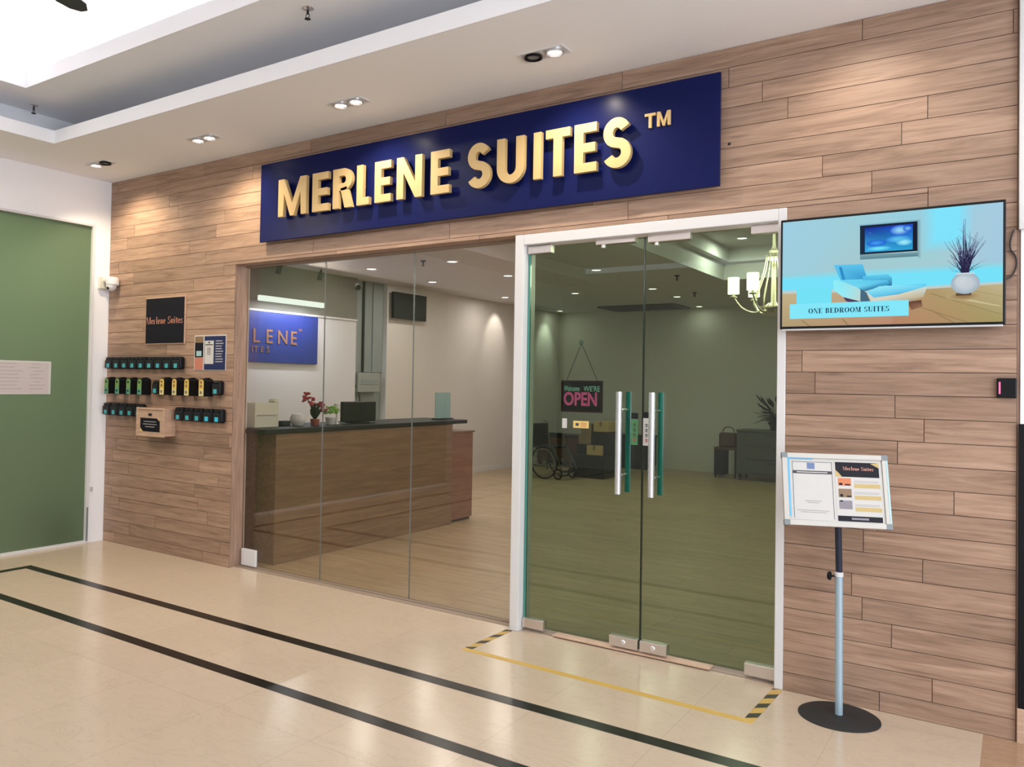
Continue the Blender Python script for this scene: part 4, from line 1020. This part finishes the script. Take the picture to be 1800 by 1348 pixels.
ZT = 1.098
t = thing('document_holder', 'cream upright document box on the near end of the reception desk', 'document box', (1.72, .36, ZT))
part(MB().box(-.07, .03, -.13, .13, 0, .205, .004), 'body', 'cream_plastic', t); part(MB().box(.03, .036, -.11, .10, .10, .106), 'front_seam', 'paper_grey', t); part(MB().box(-.06, .02, .09, .14, .205, .235, .01), 'tab', 'cream_plastic', t)
tag(MB().box(1.63, 1.70, .58, .68, ZT, ZT+.045, .008).build('stapler', 'charcoal'), 'small dark gadget on the desk beside the cream document box', 'gadget')
t = thing('white_vase', 'round white vase on the reception desk left of the pink flowers', 'vase', (1.70, .76, ZT))
part(MB().lathe([(0, 0), (.04, 0), (.066, .035), (.070, .06), (.055, .095), (.022, .108), (.0, .108)]), 'body', 'frame_white', t, smooth=True)
t = thing('flower_pot', 'pink flowers with dark leaves in a red pot on the reception desk', 'flowers', (1.74, .93, ZT))
part(MB().lathe([(0, 0), (.035, 0), (.042, .05), (.038, .055), (0, .055)]), 'pot', 'red_pot', t, smooth=True)
mb = MB(); mbl = MB(); mbf = MB()
for i in range(6):
    a = random.uniform(-.5, .5); top = Vector((random.uniform(-.03, .03), -.14+.045*i, .27-.022*i)); mb.tube(bez([(0, 0, .05), (top.x*.5, top.y*.35, top.z*.55), top], 4), .003, 6)
    for k_ in range(9):
        c = top + Vector((random.uniform(-.03, .03), random.uniform(-.03, .04), random.uniform(-.045, .02))); mbf.ball(c, random.uniform(.010, .018), (1, 1, .8), 8)
for i in range(12):
    a = random.uniform(0, 2*PI); v = Vector((math.cos(a)*.06, math.sin(a)*.09, random.uniform(.09, .19)))
    mbl.prism([(0, -.012), (.5, -.02), (1, 0), (.5, .02), (0, .012)], lambda p, q, d_: Vector((0, 0, .05))+v*p+Vector((-math.sin(a), math.cos(a), 0))*q+Vector((0, 0, d_)), 0, .002)
part(mb, 'stem', 'leaf_dark', t); part(mbf, 'blossom', 'petal', t); part(mbl, 'foliage', 'leaf_dark', t)
t = thing('potted_plant', 'small bright green plant in a pale pot on the reception desk', 'plant', (1.74, 1.13, ZT))
part(MB().lathe([(0, 0), (.035, 0), (.05, .06), (.046, .066), (0, .066)]), 'pot', 'frame_white', t, smooth=True)
mb = MB()
for i in range(70):
    a = random.uniform(0, 2*PI); e_l = random.uniform(.1, 1.4); rr_ = random.uniform(.05, .085); c = Vector((math.cos(a)*math.cos(e_l)*rr_, math.sin(a)*math.cos(e_l)*rr_, .09+math.sin(e_l)*rr_))
    mb.ball(c, .014, (1, 1, .5), 6)
part(mb, 'foliage', 'leaf_bright', t)
t = thing('desk_ornament', 'slim white ornament on the desk between the green plant and the monitor', 'ornament', (1.72, 1.235, ZT))
part(MB().lathe([(0, 0), (.025, 0), (.01, .02), (.008, .12), (.03, .14), (.03, .185), (.0, .19)]), 'body', 'frame_white', t, smooth=True)
t = thing('computer_monitor', 'black back of a computer monitor on the reception desk', 'monitor', (1.72, 1.53, ZT))
part(MB().box(-.02, .025, -.235, .235, .012, .205, .012, 3), 'casing', 'screen_dark', t); part(MB().box(-.08, .06, -.10, .10, 0, .012, .004), 'stand', 'black_plastic', t)
t = thing('acrylic_sign_holder', 'pale blue acrylic sheet holder at the far end of the reception desk', 'sign holder', (1.76, 2.86, ZT))
part(MB().box(-.004, .004, -.14, .14, .01, .29, .002), 'sheet', 'clear_blue', t); part(MB().box(-.04, .04, -.15, .15, 0, .012, .003), 'foot', 'charcoal', t)

# sign on the interior wall
t = thing('interior_sign', 'bright blue sign with thin gold letters on the wall behind the reception desk', 'sign', (XI, 2.18, 2.0))
part(MB().box(0, .03, -1.10, 1.10, -.30, .305, .003), 'panel', 'sign_blue', t)
ft = lambda oy, oz_: (lambda a, b, d_: (.031+d_, a+oy, b+oz_))
mb = MB()
for ch, y in (('M', 1.62), ('E', 1.80), ('R', 1.98), ('L', 2.185), ('E', 2.39), ('N', 2.575), ('E', 2.79)):
    add_text(mb, ch, .235, ft(y-2.18, -.065), .006, offset=.003)
add_text(mb, 'TM', .055, ft(2.92-2.18, .10), .004)
for ch, y in (('S', 1.92), ('U', 2.03), ('I', 2.175), ('T', 2.215), ('E', 2.315), ('S', 2.41)): add_text(mb, ch, .10, ft(y-2.18, -.180), .005, offset=.0015)
part(mb, 'letters', 'gold_dim', t)
t = thing('linear_lamp', 'long glowing strip lamp above the blue interior sign', 'lamp', (XI+.16, 2.695, 2.45))
part(MB().box(-.025, .025, -.535, .535, -.032, .032, .006), 'light_tube', 'lamp_linear', t)
mb = MB(); mb.box(-.16, -.02, -.40, -.38, .0, .012); mb.box(-.16, -.02, .38, .40, 0, .012); part(mb, 'bracket', 'charcoal', t)
lamp('AREA', 'linear_lamp_light', (XI+.26, 2.695, 2.405), 17, (.80, .86, 1), (XI+.05, 2.695, 1.0), .9, .05)
def spot_can(y, label):
    t = thing('spotlight', label, 'spotlight', (XI+.17, y, HI)); part(MB().cyl((0, 0, 0), (0, 0, -.03), .012), 'stem', 'black_matte', t); part(MB().cyl((0, 0, -.03), (-.02, -.01, -.135), .032), 'can', 'black_matte', t, smooth=True)
spot_can(2.47, 'black cylinder spotlight on the interior ceiling nearer the entrance'); spot_can(3.17, 'black cylinder spotlight on the interior ceiling farther from the entrance')
# strip built in for the light edge on the wall, alcove with trunking and box
tag(MB().box(XI, XI+.02, .30, 4.05, 2.31, 2.335, .002).build('trim_15', 'interior_white'), None, None, kind='structure')
t = thing('wall_alcove_panel', 'blue grey service panel in the alcove left of the wall screen', 'panel', (XI-.12, 4.385, 0))
part(MB().box(0, .03, -.325, .10, 1.62, HI-.01), 'panel', 'duct_grey', t); part(MB().box(0, .05, .10, .325, 1.62, HI-.01), 'panel', 'duct_grey', t)
part(MB().box(.03, .055, -.115, -.085, 1.62, HI-.01), 'trunking', 'charcoal', t)
part(MB().box(0, .02, -.325, .325, .08, 1.62), 'lower_panel', 'duct_grey', t)
t = thing('electrical_box', 'grey electrical box under the trunking in the alcove', 'electrical box', (XI-.10, 4.35, 1.47))
part(MB().box(0, .11, -.24, .22, -.13, .14, .01), 'casing', 'box_grey', t); part(MB().box(.11, .115, -.18, .16, -.02, .05, .002), 'switch_row', 'duct_grey', t)
part(MB().tube(bez([(.05, -.30, .14), (.06, -.28, .0), (.06, -.18, -.14), (.05, -.12, -.36)]), .008, 6), 'cable', 'black_matte', t)
t = thing('dome_camera', 'tiny white dome camera high on the wall beside the alcove', 'camera', (XI, 4.02, 2.80))
part(MB().box(0, .03, -.03, .03, -.03, .03, .004), 'bracket', 'frame_white', t); part(MB().ball((.05, 0, -.03), .035), 'dome', 'charcoal', t, smooth=True)
t = thing('wall_screen', 'dark screen mounted high on the beige interior wall', 'screen', (XI, 5.13, 2.60))
part(MB().box(.05, .10, -.39, .39, -.19, .19, .006), 'casing', 'screen_dark', t); part(MB().box(0, .05, -.1, .1, -.1, .1), 'wall_bracket', 'charcoal', t)

# interior downlights
LG = [(1.496, 3.366), (.251, 3.39), (.156, 4.804), (1.431, 4.727), (.029, 6.977), (2.65, 4.775), (1.296, 6.95), (2.544, 6.906), (2.495, 8.069), (2.30, 9.75), (-.30, 9.55)]
LL = ['brightest round downlight above the far end of the reception desk', 'round downlight above the alcove behind the reception desk', 'round downlight in front of the dark wall screen', 'round downlight seen beside the white door post near the ceiling', 'round downlight close to the beige interior wall behind the door post',
      'round downlight nearest the doors, high in the left door', 'round downlight deep in the room left of centre in the left door', 'round downlight just right of the gap between the doors', 'round downlight right of the ceiling cassette corner', 'farthest round downlight near the back wall right of the ceiling cassette', 'farthest round downlight above the wheelchair']
def round_light(x, y, z, label):
    t = thing('round_downlight', label, 'ceiling light', (x, y, z), group=None)
    part(MB().lathe([(.055, 0), (.085, 0), (.085, -.006), (.060, -.010), (.055, -.006)], n=28), 'rim', 'frame_white', t, smooth=True)
    part(MB().lathe([(0, -.002), (.057, -.002), (.057, -.006), (0, -.006)], n=28), 'diffuser', 'lamp_disc', t)
for (x, y), l in zip(LG, LL):
    round_light(x, y, HI, l)
    lamp('AREA', 'downlight_glow', (x, y, HI-.02), 9 if y < 9.3 else 2, (1, .98, .95), (x, y, 0), .12)
round_light(4.13, 5.68, 3.30, 'round downlight in the raised ceiling recess near the chandelier')
lamp('AREA', 'downlight_glow', (4.13, 5.68, 3.27), 24, (1, .98, .95), (4.13, 5.68, 0), .12)
for (x, y) in ((5.2, 7.6), (6.4, 7.6), (5.2, 9.2), (6.6, 4.2), (5.0, 1.2), (3.0, 1.4)):
    lamp('AREA', 'downlight_glow', (x, y, HI-.02 if y > 6.5 or x < 3.6 else 3.27), 9, (1, .98, .95), (x, y, 0), .12)
lamp('SPOT', 'wall_wash', (XI+.42, 7.64, HI-.02), 26, (1, .96, .92), (XI, 7.64, 2.35), .03, angle=math.radians(62), blend=.7)
lamp('SPOT', 'wall_wash', (XI+.42, 9.45, HI-.02), 34, (.95, 1, .97), (XI, 9.45, 2.30), .03, angle=math.radians(62), blend=.8)
def isprk(x, y, label):
    t = thing('fire_sprinkler', label, 'sprinkler', (x, y, HI)); part(MB().lathe([(0, 0), (.035, 0), (.03, -.008), (.012, -.02), (.012, -.06), (0, -.06)]), 'body', 'charcoal', t, smooth=True); part(MB().lathe([(0, -.06), (.02, -.06), (.02, -.064), (0, -.064)]), 'deflector', 'charcoal', t, smooth=True)
isprk(1.224, 3.169, 'interior sprinkler left of the brightest round downlight'); isprk(3.323, 5.714, 'interior sprinkler beside the edge of the raised ceiling recess'); isprk(2.909, 7.655, 'interior sprinkler deeper in the room, right of the door gap')
t = thing('ceiling_cassette', 'dark rectangular air conditioning cassette in the far interior ceiling', 'air conditioner', (1.40, 9.45, HI))
part(MB().box(-.70, .70, -.42, .42, -.035, 0, .01), 'panel', 'cabinet_grey', t)
part(MB().box(-.60, .60, -.32, .32, -.042, -.035, .002), 'grille', 'cabinet_dark', t)

# chandelier
CHX, CHY = 5.322, 2.2
t = thing('chandelier', 'brass chandelier with lit cylindrical shades inside the right door', 'chandelier', (CHX, CHY, 2.05))
part(MB().lathe([(0, 1.25), (.06, 1.25), (.05, 1.22), (.009, 1.20), (.008, .68), (.010, .62), (0, .62)]), 'rod', 'brass_glow', t, smooth=True)
part(MB().lathe([(0, .43), (.040, .43), (.052, .45), (.030, .48), (.036, .50), (.014, .53), (.010, .64), (0, .64)]), 'crown', 'brass_glow', t, smooth=True)
part(MB().lathe([(0, 0), (.02, 0), (.08, .01), (.085, .02), (.02, .03), (.02, .05), (.11, .06), (.11, .07), (.02, .08), (.015, .42), (0, .42)]), 'body', 'brass_glow', t, smooth=True)
for k_ in range(6):
    a = 2*PI*k_/6 + math.radians(13.5); ca, sa = math.cos(a), math.sin(a)
    R_ = .29; arm = part(MB().tube(bez([(ca*.03, sa*.03, .10), (ca*.12, sa*.12, .03), (ca*.22, sa*.22, .06), (ca*R_, sa*R_, .15)], 6), .006, 8), 'arm', 'brass_glow', t, smooth=True)
    part(MB().lathe([(0, 0), (.025, .0), (.028, .008), (.010, .015), (.010, .03), (0, .03)], (ca*R_, sa*R_, .145), 16), 'candle_cup', 'brass_glow', arm, smooth=True)
    part(MB().lathe([(.043, 0), (.043, .128), (.041, .128), (.041, 0)], (ca*R_, sa*R_, .175), 24), 'shade', 'shade_glow', arm, 'glowing cream shade', smooth=True)
    c2, s2 = math.cos(a+PI/6), math.sin(a+PI/6)
    part(MB().tube(bez([(c2*.05, s2*.05, .47), (c2*.07, s2*.07, .34), (c2*.15, s2*.15, .12), (c2*.14, s2*.14, .05)], 6), .004, 6), 'crystal_strand', 'brass_glow', t, smooth=True)
    mb = MB(); mb.tube(bez([(ca*.05, sa*.05, .47), (ca*.08, sa*.08, .32), (ca*.14, sa*.14, .12), (ca*.12, sa*.12, .05)], 6), .005, 6); part(mb, 'crystal_strand', 'brass_glow', t, smooth=True)
lamp('POINT', 'chandelier_light', (CHX, CHY, 2.44), 90, (1, .97, .88), None, .28)

# back of the room: wheelchair, boxes, cabinets
t = thing('wheelchair', 'folded black wheelchair with large spoked wheel at the back of the room', 'wheelchair', (.62, 7.35, 0), (0, 0, math.radians(-8)))
def wheel(y, rad, cx, cz, nm, par, sp=14):
    mb = MB(); mb.tube([(cx+rad*math.cos(2*PI*i/32), y, cz+rad*math.sin(2*PI*i/32)) for i in range(32)], .012 if rad > .15 else .014, 8, closed=True)
    wv = part(mb, nm, 'charcoal', par, smooth=True)
    mb = MB()
    for i in range(sp): mb.cyl((cx, y, cz), (cx+rad*math.cos(2*PI*i/sp), y, cz+rad*math.sin(2*PI*i/sp)), .0025, n=5)
    mb.cyl((cx, y-.02, cz), (cx, y+.02, cz), .022, n=12); part(mb, 'spokes', 'spoke_grey', wv)
    if rad > .15:
        mb = MB(); mb.tube([(cx+(rad-.04)*math.cos(2*PI*i/32), y-.03, cz+(rad-.04)*math.sin(2*PI*i/32)) for i in range(32)], .006, 6, closed=True); part(mb, 'hand_rim', 'spoke_grey', wv, smooth=True)
for y in (-.24, .24): wheel(y, .25, .14, .262, 'wheel', t)
for y in (-.20, .20): wheel(y, .075, .38, .09, 'caster', t, 6)
mb = MB()
for y in (-.20, .20):
    mb.tube([(-.20, y, .90), (-.12, y, .86), (-.12, y, .10)], .011, 8); mb.tube([(-.12, y, .50), (.28, y, .50), (.34, y, .18)], .011, 8); mb.tube([(-.12, y, .68), (.20, y, .68), (.22, y, .50)], .011, 8); mb.tube([(.34, y, .18), (-.12, y, .20)], .010, 8); mb.tube([(.28, y, .5), (.46, y, .15)], .010, 8)
part(mb, 'frame', 'cabinet_grey', t, smooth=True)
part(MB().box(-.12, .28, -.19, .19, .48, .52, .012), 'seat', 'black_matte', t); part(MB().box(-.15, -.11, -.20, .20, .50, .86, .012), 'backrest', 'black_matte', t)
mb = MB(); mb.box(-.05, .18, -.22, -.17, .68, .71, .01); mb.box(-.05, .18, .17, .22, .68, .71, .01); part(mb, 'armrest', 'black_matte', t)
mb = MB(); mb.box(.42, .56, -.18, -.04, .13, .145, .004); mb.box(.42, .56, .04, .18, .13, .145, .004); part(mb, 'footrest', 'charcoal', t)
part(MB().box(-.40, -.04, -.36, -.28, .02, .80, .03), 'folded_cover', 'black_matte', t, 'black bag hanging behind the backrest')
t = thing('storage_bench', 'low brown wooden bench against the back wall behind the wheelchair', 'bench', (-.12, 9.45, 0))
part(MB().box(-.42, .50, -.25, .25, .06, .52, .004), 'body', 'brown_vinyl', t); part(MB().box(-.44, .52, -.27, .27, .52, .56, .006), 'top', 'cabinet_dark', t); part(MB().box(-.40, .48, -.23, .23, 0, .06), 'plinth', 'black_matte', t)
t = thing('low_cabinet', 'long low dark cabinet against the back wall behind the cardboard boxes', 'cabinet', (.98, 9.78, 0))
part(MB().box(-.36, .48, -.24, .24, .05, .57, .005), 'body', 'cabinet_dark', t); part(MB().box(-.38, .50, -.25, .25, .57, .60, .004), 'top', 'charcoal', t); part(MB().box(-.34, .46, -.22, .22, 0, .05), 'plinth', 'black_matte', t)
part(MB().box(.055, .065, -.246, -.24, .07, .55), 'door_seam', 'black_matte', t)
t = thing('storage_unit', 'black storage drawer unit holding cardboard boxes at the back of the room', 'drawer unit', (1.21, 7.98, 0))
part(MB().box(-.27, .27, -.30, .20, .0, .37, .008), 'body', 'cabinet_dark', t)
for z in (.02, .19): part(MB().box(-.25, .25, -.312, -.30, z, z+.155, .004), 'drawer', 'black_matte', t)
part(MB().box(-.02, .27, -.16, .20, .37, .74, .006), 'upper_unit', 'cabinet_dark', t)
part(MB().box(-.27, -.021, -.16, .20, .37, .53, .006), 'upper_unit', 'cabinet_dark', t)
def carton(x0, x1, y0, y1, z0, z1, label, m='cardboard'):
    t = thing('cardboard_box', label, 'cardboard box', ((x0+x1)/2, (y0+y1)/2, z0)); w_, d_, h_ = (x1-x0)/2, (y1-y0)/2, z1-z0
    part(MB().box(-w_, w_, -d_, d_, 0, h_, .003), 'body', m, t); part(MB().box(-.02, .02, -d_-.001, d_+.001, h_*.5, h_+.001), 'packing_tape', 'tan_photo', t)
carton(1.17, 1.43, 7.70, 7.765, .372, .525, 'small cardboard box sitting low on the front of the drawer unit')
carton(.965, 1.18, 7.83, 8.12, .531, .70, 'cardboard box on the left side of the drawer unit', 'cardboard_dark')
carton(1.215, 1.465, 7.85, 8.15, .741, .905, 'cardboard box on the top right of the drawer unit')
carton(.99, 1.17, 7.86, 8.10, .701, .86, 'flat cardboard box stacked highest on the left of the drawer unit', 'cardboard_dark')
t = thing('chest_of_drawers', 'grey chest of drawers under the dark plant near the right door edge', 'chest of drawers', (3.56, 9.42, 0))
part(MB().box(-.44, .52, -.24, .24, .10, .79, .006), 'body', 'cabinet_grey', t); part(MB().box(-.45, .53, -.26, .25, .79, .815, .004), 'top', 'cabinet_grey', t)
for i in range(3):
    dr_ = part(MB().box(-.28, .50, -.252, -.24, .13+.22*i, .33+.22*i, .003), 'drawer', 'cabinet_grey', t); part(MB().box(.0, .20, -.262, -.252, .29+.22*i, .30+.22*i), 'handle', 'cabinet_dark', dr_)
for x in (-.40, .48):
    for y in (-.20, .20): part(MB().cyl((x, y, 0), (x, y, .10), .018, .022), 'leg', 'cabinet_dark', t)
t = thing('leafy_plant', 'dark leafy plant in a pot on the grey chest of drawers', 'plant', (3.66, 9.42, .815))
part(MB().lathe([(0, 0), (.07, 0), (.10, .14), (.095, .15), (0, .15)]), 'pot', 'cabinet_dark', t, smooth=True)
mb = MB()
for i in range(80):
    a = random.uniform(0, 2*PI); up_ = random.uniform(.0, .42); rad = random.uniform(.12, .30)
    tip = Vector((math.cos(a)*rad, math.sin(a)*rad*.7, .12+up_)); st = Vector((0, 0, .13)); mid = (st+tip)/2+Vector((0, 0, .06))
    mb.tube([st, mid, tip], .003, 5)
    ax = (tip-mid).normalized(); sd = ax.cross(Vector((0, 0, 1))).normalized()
    mb.prism([(-.02, -.01), (.03, -.035), (.08, -.03), (.12, 0), (.08, .03), (.03, .035), (-.02, .01)], lambda p, q, d_: tip+ax*(p-.05)+sd*q+Vector((0, 0, d_-abs(q)*.3)), 0, .002)
part(mb, 'foliage', 'leaf_dark', t)
t = thing('side_table', 'small dark table left of the grey chest of drawers', 'table', (2.88, 9.50, 0))
part(MB().box(-.17, .20, -.18, .18, .46, .50, .004), 'table_top', 'brown_vinyl', t)
part(MB().box(-.17, -.02, -.16, .16, .04, .46, .006), 'drawer_pedestal', 'black_matte', t)
for x, y in ((.18, -.16), (.18, .16)): part(MB().box(x-.012, x+.012, y-.012, y+.012, 0, .46), 'leg', 'black_matte', t)
for x, y in ((-.15, -.14), (-.15, .14)): part(MB().box(x-.012, x+.012, y-.012, y+.012, 0, .04), 'foot', 'black_matte', t)
t = thing('handbag', 'brown bag with a curved handle on the small dark table', 'bag', (2.90, 9.46, .50))
part(MB().box(-.13, .15, -.08, .08, 0, .24, .03, 3), 'body', 'bag_brown', t)
part(MB().tube(bez([(-.09, 0, .23), (-.06, 0, .31), (.01, 0, .335), (.08, 0, .31), (.11, 0, .23)]), .010, 8), 'handle', 'bag_brown', t, smooth=True)
